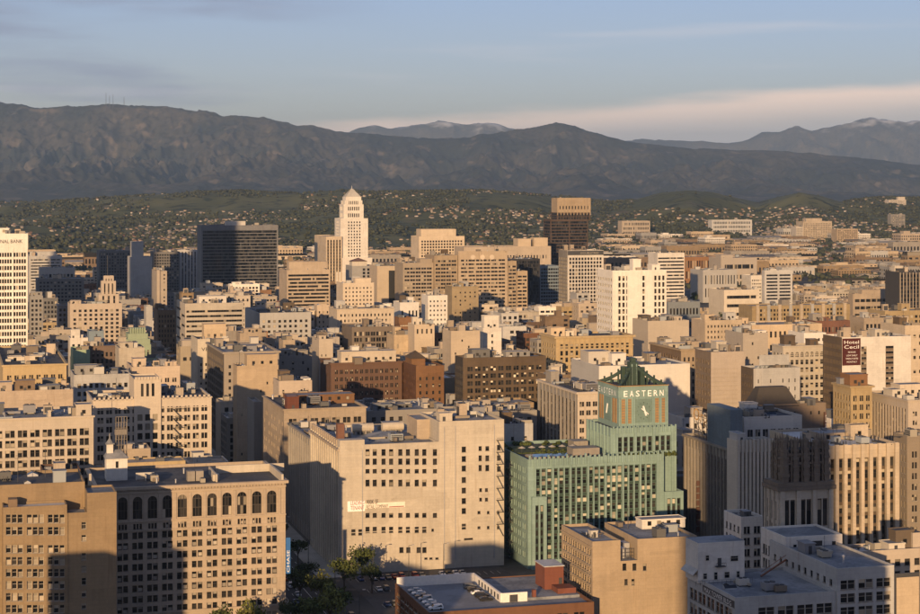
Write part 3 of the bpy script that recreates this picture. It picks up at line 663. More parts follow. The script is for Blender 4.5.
# ---- cream department store with blank side wall
b = Bld('cream_store_building', 'big cream store building with a blank side wall of punched windows and a painted banner', 340, 680, 'ivory'); b.root['tone'] = 0.0; b.root['greying'] = 0.0
xm, x2 = b.fx(439), b.fx(504); dep = b.fy(311)
A = [367.6, 374.8, 383.6, 391.2, 400.4, 408, 416.8, 424.4, 435]
wn = []
for y, h, cs in ((452.4, 6.4, A), (461.6, 6, A), (471.2, 4.2, A), (483, 6.6, A), (515.3, 4.6, A), (529.8, 6, A[:8] + [353.5, 360.5]), (550, 5.6, [401.5, 408.4, 418.7, 424.5])):
    for c in cs: wn.append((c - 2.1, c + 2.1, y - h / 2 + (2.5 if c < 362 else 0), y + h / 2 + (2.5 if c < 362 else 0)))
wn += [(431.5, 434, 528, 531.5), (437.5, 440, 528, 531.5)]
for c in (426, 431, 437): wn.append((c - 1.6, c + 1.6, 557.5, 559.5))
wn = [q for q in wn if q[1] <= 438.9]
wr = []
for y in (449.5, 459, 468.5, 480, 490.5, 501, 511, 526.5): wr.append((461.7, 466, y - 2.8, y + 2.8))
for y, h in ((448.5, 4.6), (458.2, 5.6), (468, 6)): wr += [(478.6, 481.8, y - h / 2, y + h / 2), (485.4, 489.2, y - h / 2, y + h / 2)]
for y in (490, 499.5): wr += [(479.3, 482, y - 1.8, y + 1.8), (485, 488, y - 1.8, y + 1.8)]
for y in (512.5, 527.5): wr += [(477.5, 480.5, y - 1.5, y + 1.5), (487, 489.5, y - 1.5, y + 1.5), (497, 499.5, y - 1.5, y + 1.5)]
for y in (447.5, 458, 469): wr += [(497, 500.6, y - 2.6, y + 2.6)]
wr.append((464, 473, 538.2, 540))
zA, zB = b.fz(445.5), b.fz(421.5, xm)
LG = G(13, 11, k=1, gf=.62, hf=.66, zb=6, zt=4.5, mx=.02, rec=.5, strip=True, glass=GLD, pil=(1.0, .45))
b.tier(0, 0, xm, dep, 0, zA - .9, F_=dict(wins=wpx(b, wn), glass=GLD, rec=.45), L_=LG, rf='b', par=.9)
b.tier(xm + .02, 0, x2 - xm, 30, 0, zB - .9, F_=dict(wins=wpx(b, wr, lx0=xm), glass=GLD, rec=.45), rf='g', par=.9)
boxpart(b, 'corner_pier', -.06, b.fx(364.5), -.08, 5, zA - 3.8, b.fz(440.5), 'ivory')
for i in range(15): boxpart(b, 'parapet_merlon', -.35, .6, 5.5 + i * (dep - 7) / 15, 7.4 + i * (dep - 7) / 15, zA - .5, zA + 1.5, 'beige')
boxpart(b, 'side_cornice', -1.0, -.01, 0, dep, zA - 2.2, zA - 1.3, 'beige')
for z in (zA - 9, zA - 21, zA - 33): boxpart(b, 'string_course', 0.0, x2, -.10, -.005, z, z + .25, 'ivory')
for xa in (352, 382):                      # horizontal tanks on cradles
    m = MB(); x0, x1 = b.fx(xa, 34), b.fx(xa + 21, 34); n = 12; zc = zA + 1.8; r = 1.7
    ring = [(math.cos(2 * math.pi * i / n) * r, math.sin(2 * math.pi * i / n) * r) for i in range(n)]
    for i in range(n):
        p, q = ring[i], ring[(i + 1) % n]; m.face([(x0, 34 + p[0], zc + p[1]), (x0, 34 + q[0], zc + q[1]), (x1, 34 + q[0], zc + q[1]), (x1, 34 + p[0], zc + p[1])])
    for x, o in ((x0, 1), (x1, -1)): m.face([(x, 34 + p[0], zc + p[1]) for p in (ring if o < 0 else ring[::-1])])
    for i in range(4): x = x0 + (x1 - x0) * (i + .5) / 4; m.box(x - .3, x + .3, 32.6, 35.4, zA - .9, zc - 1, 1)
    m.build('storage_tank', [wm('ivory'), wm('concrete')], b.root)
boxpart(b, 'chimney_block', b.fx(337.5, 8), b.fx(344.5, 8), 8, 11, zA - .9, b.fz(424, 0, 8), 'redbrown')
m = MB(); x0, x1 = b.fx(372, 18), b.fx(418, 18); zq = zA - .85
m.face([(x0, 12, zq), (x1, 12, zq), ((x0 + x1) / 2, 24, zq + 2.4)]); m.face([(x1, 12, zq), (x1, 36, zq), ((x0 + x1) / 2, 24, zq + 2.4)]); m.face([(x0, 36, zq), (x0, 12, zq), ((x0 + x1) / 2, 24, zq + 2.4)]); m.face([(x1, 36, zq), (x0, 36, zq), ((x0 + x1) / 2, 24, zq + 2.4)]); m.build('hipped_skylight', RF['b'], b.root)
b.pent(xm - 5, 14, 5, 16, zA - .9, zB - 1, 'beige', win=False); b.pent(b.fx(440, 3), 3.5, 5, 5, zB - .9, b.fz(414, xm, 3), 'ivory')
b.clutter(2, 6, xm - 8, dep - 8, zA - .9, 14); b.clutter(xm + 1, 2, x2 - xm - 2, 26, zB - .9, 10)
for px in (362, 444, 455, 494): boxpart(b, 'drainpipe', b.fx(px), b.fx(px) + .22, -.24, -.01, 3, (zA if px < 439 else zB) - 2, MET)
m = MB()
for k in range(8):
    z = zB - 8 - k * 4.6; m.box(x2 - 3.2, x2 - .3, -1.3, -.02, z, z + .12, bottom=True); m.bar((x2 - 3.2, -1.3, z + 1), (x2 - .3, -1.3, z + 1), .08); m.bar((x2 - 3.0, -1.0, z), (x2 - .6, -1.0, z - 4.5), .22)
    for q in range(5): m.bar((x2 - 3.2 + q * .72, -1.3, z), (x2 - 3.2 + q * .72, -1.3, z + 1), .05)
m.build('fire_escape', METD, b.root)
# painted banner
zb0, zb1 = b.fz(511, 8), b.fz(500.5, 8)
bn = boxpart(b, 'banner', b.fx(347.5), b.fx(364.8), -.07, -.005, zb0, zb1, flat_mat('banner_white', (.82, .80, .77)))
bn2 = boxpart(b, 'banner_strip', b.fx(364.9), b.fx(405), -.05, -.005, b.fz(508.5, 12), b.fz(503, 12), flat_mat('banner_cream', (.74, .66, .55)))
redp = flat_mat('banner_red', (.26, .04, .035)); blkp = flat_mat('banner_black', (.03, .028, .025))
lettering(bn, 'LEADING', (b.fx(350.5), -.08, b.fz(505, 5)), b.fx(364) - b.fx(350.5), b.fz(501, 5) - b.fz(505, 5), mat=redp)
lettering(bn, 'TENANT', (b.fx(350.5), -.08, b.fz(509.8, 5)), b.fx(364) - b.fx(350.5), b.fz(505.8, 5) - b.fz(509.8, 5), mat=redp)
lettering(bn2, '900K SF', (b.fx(366.5), -.08, b.fz(504.2, 12)), b.fx(378) - b.fx(366.5), b.fz(499, 12) - b.fz(504, 12) - .1, mat=blkp)
lettering(bn2, 'RETAIL COMPANY', (b.fx(366.5), -.08, b.fz(508.4, 12)), b.fx(388) - b.fx(366.5), b.fz(504.4, 12) - b.fz(508, 12), mat=blkp)
boxpart(b, 'banner_line', b.fx(389), b.fx(404), -.075, -.051, b.fz(507.3, 18), b.fz(506.5, 18), redp)
# ---- green terracotta clock tower building
b = Bld('green_clock_tower_building', 'turquoise green terracotta building with a clock tower lettered EASTERN', 528, 690, 'terra'); b.root['tone'] = 0.0; b.root['greying'] = 0.0
TG = dict(frame=FRG, glass=glass_mat('terracotta_building_glass', share=.30, blind=(.50, .46, .37)), rec=.75, strip=True)
w, dep = b.fx(664), 48; zM = b.fz(459.5)
b.tier(0, 0, w, dep, 0, zM - 1.2, F_=G(7, 10, k=3, gf=.90, hf=.74, zb=3, zt=3.6, mx=.05, gap=.26, pil=(.7, .5), pilt=-.5, **TG), L_=G(8, 10, k=2, gf=.6, hf=.55, zb=3, zt=3, gap=.3, frame=FRG, glass=GL, rec=.35), rf='d', par=1.2, span='terradark')
wr0, wr1 = b.fx(664), b.fx(683)
b.tier(wr0 + .02, -.4, wr1 - wr0, 40, 0, b.fz(491.5, wr0) - .8, F_=G(1, 8, k=3, gf=.80, hf=.70, zb=3, zt=2.6, mx=.06, gap=.42, **TG), rf='g', par=.8, span='terradark')
p0, p1 = b.fx(531), b.fx(545.5)
b.tier(p0, -1.6, p1 - p0, 1.58, 0, b.fz(497, 2, -1) - .5, F_=G(1, 7, k=2, gf=.6, hf=.7, zb=3, zt=3, gap=.5, **TG), rf='g', par=.5, span='terradark')
# tall fluted fins over the roof line
for i in range(30):
    x = .6 + i * (w - 1.2) / 29; boxpart(b, 'roof_finial', x - .3, x + .3, -.55, .1, zM - 2.6, zM + (.9 if i % 4 else 1.5), 'terra')
# upper tier
ly = 5; u0, u1 = b.fx(612, ly), b.fx(676.5, ly); ud = b.fy(587, u0) ; zU = b.fz(428.5, u0, ly)
ud = max(20, min(36, ud - ly))
b.tier(u0, ly, u1 - u0, ud, 0, zU - .9, F_=G(3, 3, k=3, gf=.84, hf=.74, zb=zM + .5, zt=3.6, mx=.07, gap=.4, pil=(.9, .6), pilt=-.3, **TG), L_=G(7, 3, k=1, gf=.4, hf=.66, zb=zM + .5, zt=3.6, mx=.03, pil=(1.0, .5), pilt=-.3, **TG), rf='d', par=.9, span='terradark')
for i in range(16):
    x = u0 + .5 + i * (u1 - u0 - 1) / 15; boxpart(b, 'roof_finial', x - .28, x + .28, ly - .5, ly + .1, zU - 2, zU + .8, 'terra')
for i in range(3):
    for q in range(2): pass
# clock tower
ly = 9; c0, c1 = b.fx(618.5, ly), b.fx(668, ly); cd = max(14, min(24, b.fy(598, c0) - ly)); zc0, zc1 = zU - 1, b.fz(386.5, c0, ly)
b.tier(c0, ly, c1 - c0, cd, zc0, zc1 - .7, rf='d', par=.7)
cw = c1 - c0
for q in ((c0 - .35, c1 + .35, ly - .35, ly + .3), (c0 - .35, c1 + .35, ly + cd - .3, ly + cd + .35), (c0 - .35, c0 + .3, ly + .31, ly + cd - .31), (c1 - .3, c1 + .35, ly + .31, ly + cd - .31)): boxpart(b, 'tower_coping', *q, zc1 - .1, zc1 + .2, wm('gold'))
boxpart(b, 'clock_panel', c0 + cw * .345, c0 + cw * .665, ly - .22, ly - .01, zc0 + 2.4, zc1 - 5.2, wall_mat('wall_clockface', (.16, .235, .21)))
for f in (.06, .185, .74, .865): 
    p = boxpart(b, 'gold_panel', c0 + cw * f, c0 + cw * (f + .07), ly - .18, ly - .01, zc0 + 2.2, zc1 - 5.0, 'gold')
    for k in range(9): boxpart(b, 'panel_ornament', c0 + cw * (f + .008), c0 + cw * (f + .062), ly - .30, ly - .18, zc0 + 2.6 + k * 1.05, zc0 + 3.15 + k * 1.05, 'tan').parent = p
for f in (0, .155, .30, .675, .835, .965): boxpart(b, 'tower_fin', c0 + cw * f + .02, c0 + cw * (f + .03), ly - .4, ly + .02, zc0, zc1 - 4.4, 'terra')
boxpart(b, 'tower_ledge', c0 - .25, c1 + .25, ly - .5, ly + .02, zc0 + .2, zc0 + 1.2, 'terra')
cx, cz = c0 + cw * .505, (zc0 + 2.4 + zc1 - 5.2) / 2
fr = boxpart(b, 'clock_dial', cx - .3, cx + .3, ly - .30, ly - .22, cz - .3, cz + .3, 'terradark')
for i in range(12):
    a = i * math.pi / 6; m = MB(); m.bar((cx + 2.5 * math.sin(a), ly - .27, cz + 2.9 * math.cos(a)), (cx + 2.9 * math.sin(a), ly - .27, cz + 3.4 * math.cos(a)), .16); m.build('hour_mark', wm('terradark'), b.root)
m = MB(); m.bar((cx + .9, ly - .36, cz - 1.9), (cx - .35, ly - .36, cz + 1.9), .62); m.build('hour_hand', WHT, b.root)
m = MB(); m.bar((cx - 1.0, ly - .40, cz + .9), (cx + 1.9, ly - .40, cz - 1.4), .34); m.build('minute_hand', WHT, b.root)
lw = flat_mat('sign_white', (.9, .88, .84))
xs = [c0 + cw * .10 + i * cw * .121 for i in range(7)]
for ch, x in zip('EASTERN', xs): lettering(b.root, ch, (x, ly - .12, zc1 - 4.1), cw * .076, 2.3, mat=lw, ext=.22, name='sign_letter')
for i, ch in enumerate('EASTERN'):
    lettering(b.root, ch, (c0 - .12, ly + cd * (.93 - .127 * i), zc1 - 4.1), cd * .075, 2.3, rz=-math.pi / 2, mat=lw, ext=.22, name='sign_letter')
boxpart(b, 'clock_panel', c0 - .22, c0 - .01, ly + cd * .34, ly + cd * .66, zc0 + 2.4, zc1 - 5.2, MATS['wall_clockface'])
for f in (.08, .20, .72, .84): boxpart(b, 'gold_panel', c0 - .18, c0 - .01, ly + cd * f, ly + cd * (f + .08), zc0 + 2.2, zc1 - 5.0, 'gold')
m = MB(); my = ly + cd * .5; m.bar((c0 - .36, my + .9, cz - 1.9), (c0 - .36, my - .35, cz + 1.9), .5); m.build('hour_hand', WHT, b.root)
# crown: central stack with flying buttresses
kx, ky = (c0 + c1) / 2, ly + cd / 2; zk = b.fz(359, kx, ky)
boxpart(b, 'crown_stack', kx - 1.7, kx + 1.7, ky - 1.7, ky + 1.7, zc1 - 1, zk - 1, 'terradark')
boxpart(b, 'crown_stack', kx - 1.0, kx + 1.0, ky - 1.0, ky + 1.0, zk - 1.2, zk + .6, 'terradark')
for dx in (-3.0, 3.0):
    for dy in (-2.6, 2.6): boxpart(b, 'crown_pier', kx + dx - .9, kx + dx + .9, ky + dy - .8, ky + dy + .8, zc1 - 1, zk - 3.0, 'terradark')
for dx in (-.6, .6):
    for dz in range(4): boxpart(b, 'crown_fin', kx + dx * 1.6 - .2, kx + dx * 1.6 + .2, ky - 2.0, ky - 1.6, zc1 - 1, zk - 1.8 - dz, 'terra')
for sx in (-1, 1):
    for sy in (-1, 1):
        m = MB(); P0 = Vector((kx + sx * (cw / 2 - .3), ky + sy * (cd / 2 - .3), zc1 - .3)); P1 = Vector((kx + sx * 1.8, ky + sy * 1.8, zk - 3.4))
        pts = [P0.lerp(P1, t) + Vector((0, 0, -.9 * math.sin(math.pi * t))) for t in (0, .25, .5, .75, 1)]
        for p, q in zip(pts[:-1], pts[1:]): m.bar(p, q, 1.15)
        for t in (.2, .45, .7): p = P0.lerp(P1, t); m.bar((p.x, p.y, zc1 - .6), (p.x, p.y, p.z + 1), .6)
        m.build('flying_buttress', wm('terradark'), b.root)
# roof garden
ga, gb = b.fx(530, 4), u0 - 3
gm_ = base_mat('roof_lawn')[0]; nt_ = gm_.node_tree
nt_.links.new(MIX(nt_, SMOOTH(nt_, noise_at(nt_, .5, 4), .4, .6), (.035, .05, .015), (.085, .095, .03)), nt_.nodes['Principled BSDF'].inputs['Base Color'])
m = MB(); m.box(2, gb, 22, 40, zM - 1.3, zM - .7); m.build('roof_lawn', gm_, b.root)
m = MB(); m.box(4, gb - 8, 8, 16, zM - 1.3, zM - .5, 0, top=1); m.build('roof_pool', [wm('concrete'), flat_mat('pool_water', (.03, .09, .12), .1)], b.root)
boxpart(b, 'roof_pavilion', gb - 12, gb - 1, 8, 15, zM - 1.3, zM + 2.2, 'concrete'); boxpart(b, 'roof_pavilion', gb - 6, gb, 24, 31, zM - 1.3, zM + 2.6, 'concrete')
rr = random.Random(3)
for i in range(6):
    m = MB(); x, y = 4 + i * 4.2, 20.5 + rr.uniform(-.5, .5); m.cyl(0, 0, 0, 2.2, .06, n=5); m.cyl(0, 0, 2.2, 2.9, 1.6, 0, n=8, m=1); m.build('parasol', [METD, wm('ivory')], b.root, (x, y, zM - .8))
def shrub_mesh(seed, r=1.0, n=60):
    q = random.Random(seed); m = MB()
    for i in range(n):
        v = Vector((q.gauss(0, 1), q.gauss(0, 1), abs(q.gauss(0, 1)) * .8)); v = v.normalized() * r * q.uniform(.55, 1)
        a = Vector((q.gauss(0, 1), q.gauss(0, 1), q.gauss(0, 1))).normalized() * r * .26; c = a.cross(v).normalized() * r * .22
        m.face([tuple(v - a - c), tuple(v + a - c), tuple(v + a + c), tuple(v - a + c)])
    return m
def leaf_mat(name, c):
    m, nt, b = base_mat(name, .8, .2); ge = N(nt, 'ShaderNodeNewGeometry'); oi = N(nt, 'ShaderNodeObjectInfo')
    r = MATH(nt, 'FRACT', MATH(nt, 'ADD', ge.outputs['Random Per Island'], MATH(nt, 'MULTIPLY', oi.outputs['Random'], 3.3)))
    nt.links.new(MIX(nt, r, tuple(x * .55 for x in c), tuple(x * 1.5 for x in c)), b.inputs['Base Color']); return m
LEAF = leaf_mat('foliage', (.06, .075, .022)); LEAFD = leaf_mat('foliage_dark', (.038, .052, .02)); LEAFY = leaf_mat('foliage_yellow_green', (.11, .115, .03))
SHR = [shrub_mesh(i).mesh('roof_shrub', [LEAF]) for i in range(3)]
for i in range(44):
    x = rr.uniform(1, gb); y = rr.choice((rr.uniform(17, 20), rr.uniform(40, 46), rr.uniform(22, 40))); s_ = rr.uniform(.7, 1.5)
    put('roof_shrub', SHR[i % 3], b.root, (x, y, zM - .9), 0, (s_, s_, s_))
for i in range(12): put('roof_shrub', SHR[i % 3], b.root, (u0 + 2 + i * (u1 - u0 - 4) / 11, 2.6, zM - 1.0), 0, (1.0, .9, 1.5))
# street fire escapes on the alley side
m = MB()
for k in range(9):
    z = zM - 5 - k * 4.3; m.box(-1.5, -.05, 18, 23, z, z + .12, bottom=True); m.bar((-1.5, 18, z + 1), (-1.5, 23, z + 1), .07); m.bar((-1.4, 18.3, z), (-1.4, 22.5, z - 4.2), .22)
    for q in range(6): m.bar((-1.5, 18 + q, z), (-1.5, 18 + q, z + 1), .05)
m.build('fire_escape', METD, b.root)
# grey wall of the block rising behind the alley
hb('grey_back_building', 'narrow grey building in the alley behind the green clock tower building', 505, 533, 424, 745, 'lgrey', dep=16, F_=G(2, 6, gf=.2, hf=.35, zt=4))
# ---- tan blank walled block before the green tower
b = Bld('tan_blank_walled_building', 'tan block with a blank wall and roof notch before the green clock tower', 592.5, 600, 'sand'); b.root['tone'] = 0.0; b.root['greying'] = 0.0
w, dep = b.fx(697), b.fy(561.5); zt = b.fz(541.5)
na, nb = b.fx(620.5), b.fx(637.5); zn = b.fz(561, na)
wn = [(622.5, 626.5, 563.5, 570.5), (632.5, 636.5, 563.5, 570.5), (643, 646.5, 563.5, 570.5), (624.5, 627.8, 579, 585), (631.5, 634.6, 579, 585)]
wl = [q for q in wpx(b, wn)]
b.tier(0, 0, na, dep, 0, zt - .9, F_=None, L_=G(6, 7, k=2, gf=.72, hf=.55, zb=4, zt=2.5, gap=.15, frame=FRW, band=((.30, .3, .2), (.62, .3, .2), (.93, .4, .35))), rf='b', par=.9)
b.tier(na, 0, nb - na, dep, 0, zn, F_=dict(wins=[(p - na, q - na, r, s, 0) for (p, q, r, s, _) in wl if na < p and q < nb], glass=GL), rf='b', par=0)
b.tier(nb, 0, w - nb, dep, 0, zt - .9, F_=dict(wins=[(p - nb, q - nb, r, s, 0) for (p, q, r, s, _) in wl if p >= nb], glass=GL), rf='b', par=.9)
for (xa, xb, y0, y1, zz) in ((na + .5, na + 3.4, 4, 8, 3.4), (na + 3.6, nb - .5, 6, 11, 4.6)): boxpart(b, 'roof_machine', xa, xb, y0, y1, zn - .1, zn + zz, MET)
m = MB()
for z in (1.0, 2.2, 3.4): m.bar((na + .2, 2.5, zn + z), (nb - .2, 2.5, zn + z), .12)
for i in range(6): x = na + .3 + i * (nb - na - .6) / 5; m.bar((x, 2.5, zn), (x, 2.5, zn + 3.6), .12)
m.build('equipment_screen', METD, b.root)
b.clutter(1, 2, na - 2, dep - 4, zt - .9, 4); b.clutter(nb + 1, 2, w - nb - 2, dep - 4, zt - .9, 10)
b.pent(b.fx(640, 22), 20, 16, 6, zt - .9, zt + 2.2, 'white')
# ---- brick parking building with cars on its roof
b = Bld('brick_parking_building', 'low brick building with cars parked on its white walled roof', 428.5, 570, 'brick')
w, dep = b.fx(594), 44; zt = b.fz(612.5); zr = zt - 1.2
b.tier(0, 0, w, dep, 0, zr, F_=G(9, 3, k=2, gf=.55, hf=.5, zb=3, zt=2.5), L_=G(7, 3, k=2, gf=.6, hf=.5, zb=3, zt=2.0, frame=FRW), rf=roof_mat('roof_parking_deck', (.16, .165, .18), (.22, .23, .25)), par=1.2)
PK = b; PKZ = zr
whw = flat_mat('white_parapet', (.72, .68, .62), .8)
boxpart(b, 'parking_back_wall', .4, w * .50, dep - 1, dep - .45, zr + .01, zr + 3.2, whw)
dx0 = b.fx(527, 3) + .5
m = MB(); m.box(w * .5 - .3, w * .5 + .3, 12, dep - .5, zr + .01, zr + 3.0); 
dv = m.build('parking_divider_wall', whw, b.root)
for i in range(7): boxpart(b, 'wall_opening', w * .5 - .36, w * .5 - .305, 14 + i * 3.6, 15.4 + i * 3.6, zr + .5, zr + 2.2, METD)
boxpart(b, 'parking_cross_wall', w * .5 + .32, w * .66, 11.7, 12.3, zr + .01, zr + 3.0, whw); boxpart(b, 'garage_door', w * .55, w * .60, 11.62, 11.69, zr + .05, zr + 2.4, METD)
boxpart(b, 'upper_deck', w * .5 + .32, w - .5, 12.32, dep - .5, zr + .01, zr + .9, RF['b'])
p = boxpart(b, 'stair_house', w * .83, w * .95, dep - 22, dep - 12, zr + .9, b.fz(567, w * .83, dep - 22), 'brickred')
boxpart(b, 'stair_roof', w * .825, w * .955, dep - 22.3, dep - 11.7, b.fz(567, w * .83, dep - 22) + .01, b.fz(567, w * .83, dep - 22) + .3, RF['w'])
boxpart(b, 'stair_house', w * .87, w * .985, dep - 29, dep - 22.4, zr + .9, zr + 2.6, 'brickred'); boxpart(b, 'stair_door', w * .92, w * .94, dep - 22.1, dep - 22.01, zr + 1.9, zr + 4.6, METD)
boxpart(b, 'chimney', w * .70, w * .72, 12.6, 14, zr + .9, zr + 3.2, 'brickred')
# ---- right foreground: pale loft complex
b = Bld('pale_loft_building', 'pale concrete loft building with steel windows and a dark sign strip under its roof', 735, 500, 'lgrey'); b.root['tone'] = 0.0; b.root['greying'] = 0.0
w, dep = b.fx(893), b.fy(687.5); zt = b.fz(597.5); st = G(5, 6, k=2, gf=.78, hf=.62, zb=3, zt=3.0, gap=.10, glass=GL, frame=FRW)
xm = b.fx(836)
b.tier(0, 0, xm, dep, 0, zt - .8, F_=G(5, 6, k=2, gf=.72, hf=.62, zb=2, zt=2.6, mx=.02, gap=.06, frame=FRW, glass=GLD, blank=(0,)), L_=st, rf='b', par=.8)
z2 = b.fz(568, xm)
b.tier(xm + .02, -.6, w - xm, dep + 10, 0, z2 - .7, F_=G(3, 7, k=2, gf=.70, hf=.60, zb=2, zt=2.8, mx=.03, gap=.05, frame=FRW, glass=GLD), L_=G(5, 7, gf=.35, hf=.4, zt=2.5), rf='b', par=.7)
sg = boxpart(b, 'sign_strip', -.12, -.01, .3, dep * .66, zt - 3.0, zt - 1.1, METD)
lettering(sg, 'MAX TOWER BLDG', (-.16, dep * .62, zt - 2.75), dep * .56, 1.35, rz=-math.pi / 2, mat=WHT)
# lit blank panel at the far corner
boxpart(b, 'billboard_frame', b.fx(893.6), b.fx(918), -1.0, -.6, 0, b.fz(575, w) + .6, METD)
boxpart(b, 'billboard_panel', b.fx(894.6), b.fx(917), -1.12, -1.01, 2, b.fz(577, w), 'peach')
# white caretaker house on the roof
ly = dep - 10; h0, h1 = b.fx(698, ly), b.fx(744.5, ly); z1 = b.fz(543, h0, ly)
m = MB(); m.box(h0, h1, ly, ly + 9, zt - .9, z1, 0, top=1); ho = m.build('roof_house', [wm('white'), RF['b']], b.root); hw = h1 - h0
for f, z, ww, hh in ((.2, zt + 6.2, 1.1, 1.6), (.78, zt + 5.6, 2.4, 1.6), (.15, zt + 1.0, 1.2, 1.7), (.38, zt + .9, 1.1, 2.2), (.62, zt + 1.0, 1.6, 1.8), (.86, zt + .9, 1.0, 2.0)): put('window', window_mesh(ww, hh, FRW, GLD, False), ho, (h0 + hw * f, ly - .06, z))
m = MB(); m.box(h0 + hw * .36, h0 + hw * .56, ly - 1.4, ly - .02, zt + 3.6, zt + 3.8, bottom=True); m.bar((h0 + hw * .36, ly - 1.4, zt + 4.8), (h0 + hw * .56, ly - 1.4, zt + 4.8), .09)
for i in range(6): x = h0 + hw * (.36 + .04 * i); m.bar((x, ly - 1.4, zt + 3.7), (x, ly - 1.4, zt + 4.8), .06)
m.build('balcony', METD, ho); m = MB(); m.box(h0 + hw * .42, h0 + hw * .5, ly - .08, ly - .01, zt + 3.8, zt + 6.0); m.build('door', METD, ho)
m = MB(); m.face([(h0 - 1.6, ly - .1, zt + 1.5), (h0 - .02, ly - .1, zt + 3.0), (h0 - .02, ly + 9, zt + 3.0), (h0 - 1.6, ly + 9, zt + 1.5)]); m.face([(h0 - 1.6, ly - .1, zt + 1.4), (h0 - 1.6, ly + 9, zt + 1.4), (h0 - .02, ly + 9, zt + 2.9), (h0 - .02, ly - .1, zt + 2.9)]); m.build('lean_to_roof', wm('lgrey'), ho)
m = MB()
for i in range(14): x = h0 - 2 + i * (hw + 3) / 13; m.bar((x, ly - 3.2, zt - .8), (x, ly - 3.2, zt + .4), .06)
m.bar((h0 - 2, ly - 3.2, zt + .4), (h1 + 1, ly - 3.2, zt + .4), .07); m.build('railing', METD, b.root)
# taller white block behind with a bricked up opening
ly = dep - 6; h0, h1 = b.fx(795, ly), b.fx(852, ly); z1 = b.fz(541, h0, ly); hd = 17
m = MB(); b.tier(h0, dep + .1, h1 - h0, hd, 0, z1 - .6, wall='white', L_=G(4, 8, k=2, gf=.7, hf=.6, zb=3, zt=4, gap=.12, frame=FRD), rf='b', par=.6)
ly = dep + .1; hw = h1 - h0
for f, z, ww, hh in ((.16, z1 - 3.2, 1.0, 1.7), (.85, z1 - 3.4, 1.2, 2.8)): put('window', window_mesh(ww, hh, FRD, GLD, False), b.root, (h0 + hw * f, ly - .06, z))
boxpart(b, 'bricked_opening', h0 + hw * .34, h0 + hw * .64, ly - .12, ly - .01, z1 - 4.6, z1 - 1.6, 'blackstone')
boxpart(b, 'balcony', h0 + hw * .32, h0 + hw * .80, ly - 2.2, ly - .02, z1 - 6.4, z1 - 5.2, 'lgrey')
m = MB(); m.bar((xm - 11, dep - 8, zt - .5), (xm + 1, dep - 1.2, z1 - 6), .4); m.bar((xm - 11, dep - 8, zt + .7), (xm + 1, dep - 1.2, z1 - 4.6), .12); m.build('roof_stair', RUST, b.root)
b.clutter(2, 2, xm - 12, dep - 14, zt - .8, 6); b.clutter(xm + 1, 4, w - xm - 2, dep, z2 - .7, 5)
# ---- ornate tower
b = Bld('ornate_stone_tower', 'dark ornate stone tower with a filigree crown of pinnacles above a pale shaft', 779, 566, 'concrete')
w = b.fx(833); dep = b.fy(765); zs = b.fz(490)
b.tier(0, 0, w, dep, 0, zs - .6, wall='ivory', F_=G(3, 1, k=2, gf=.66, hf=.8, zb=b.fz(530), zt=2.6, mx=.05, gap=.2, strip=True, glass=GLD, pil=(1.5, .7), pilt=-.4, rec=.5), L_=G(3, 2, gf=.24, hf=.75, zb=b.fz(545), zt=3, glass=GLD, pil=(1.0, .4)), rf='d', par=.6)
boxpart(b, 'crown_ledge', -.9, w + .7, -1.0, dep + .5, zs - .3, zs + .9, 'ornate'); boxpart(b, 'crown_ledge', -.5, w + .3, -.6, dep, zs + .91, zs + 2.2, 'ornate')
k0, k1, ky0, ky1 = b.fx(784.5, .9), b.fx(826, .9), .9, dep - 1.2; zk = b.fz(437, k0, 0)
boxpart(b, 'crown_core', k0 + 1.0, k1 - 1.0, ky0 + 1.0, ky1 - 1.0, zs + 2.2, zk - 4.5, 'blackstone')  # black core: shade of the gaps between pinnacles put into its colour
rr = random.Random(5)
def fin(x, y, z1_, wd, tall=1.0):
    m = MB(); z = zs + 2.2; n = 5; s0 = wd
    for q in range(n):                     # stepped pier, each stage a little slimmer
        z2 = zs + 2.2 + (z1_ - zs - 2.2) * (q + 1) / n * rr.uniform(.96, 1.0); s_ = wd * (1.25 - .11 * q); m.box(x - s_, x + s_, y - s_, y + s_, z, z2, bottom=True)
        c_ = s_ * rr.uniform(1.25, 1.6); m.box(x - c_, x + c_, y - c_, y + c_, z2 - rr.uniform(.5, 1.0), z2 - .1, bottom=True)
        if rr.random() < .7: m.cyl(x + rr.choice((-1, 1)) * c_ * .8, y - c_ * .7, z2 - .1, z2 + rr.uniform(.8, 1.6), wd * .35, .04, n=4)
        z = z2
    m.cyl(x, y, z, z + rr.uniform(1.2, 3.0) * tall, wd * .8, .05, n=5); m.build('pinnacle', wm('ornate'), b.root)
nf = 13
for i in range(nf):
    x = k0 + (k1 - k0) * i / (nf - 1); big = i % 3 == 0
    fin(x, ky0, zk - (rr.uniform(0, 1.2) if big else rr.uniform(1.5, 4.0)), .66 if big else rr.uniform(.16, .26), .45); fin(x, ky1, zk - rr.uniform(1, 3), .4, .5)
for i in range(1, 5):
    y = ky0 + (ky1 - ky0) * i / 5; fin(k0, y, zk - rr.uniform(.2, 4), .5 if i % 2 else .34); fin(k1, y, zk - 1.6, .5)
for z in (zs + 7.6, zk - 6.0):
    boxpart(b, 'crown_band', k0 - .2, k1 + .2, ky0 - .15, ky0 + .5, z, z + .6, 'ornate'); boxpart(b, 'crown_band', k0 - .2, k0 + .5, ky0 + .52, ky1, z, z + .6, 'ornate')
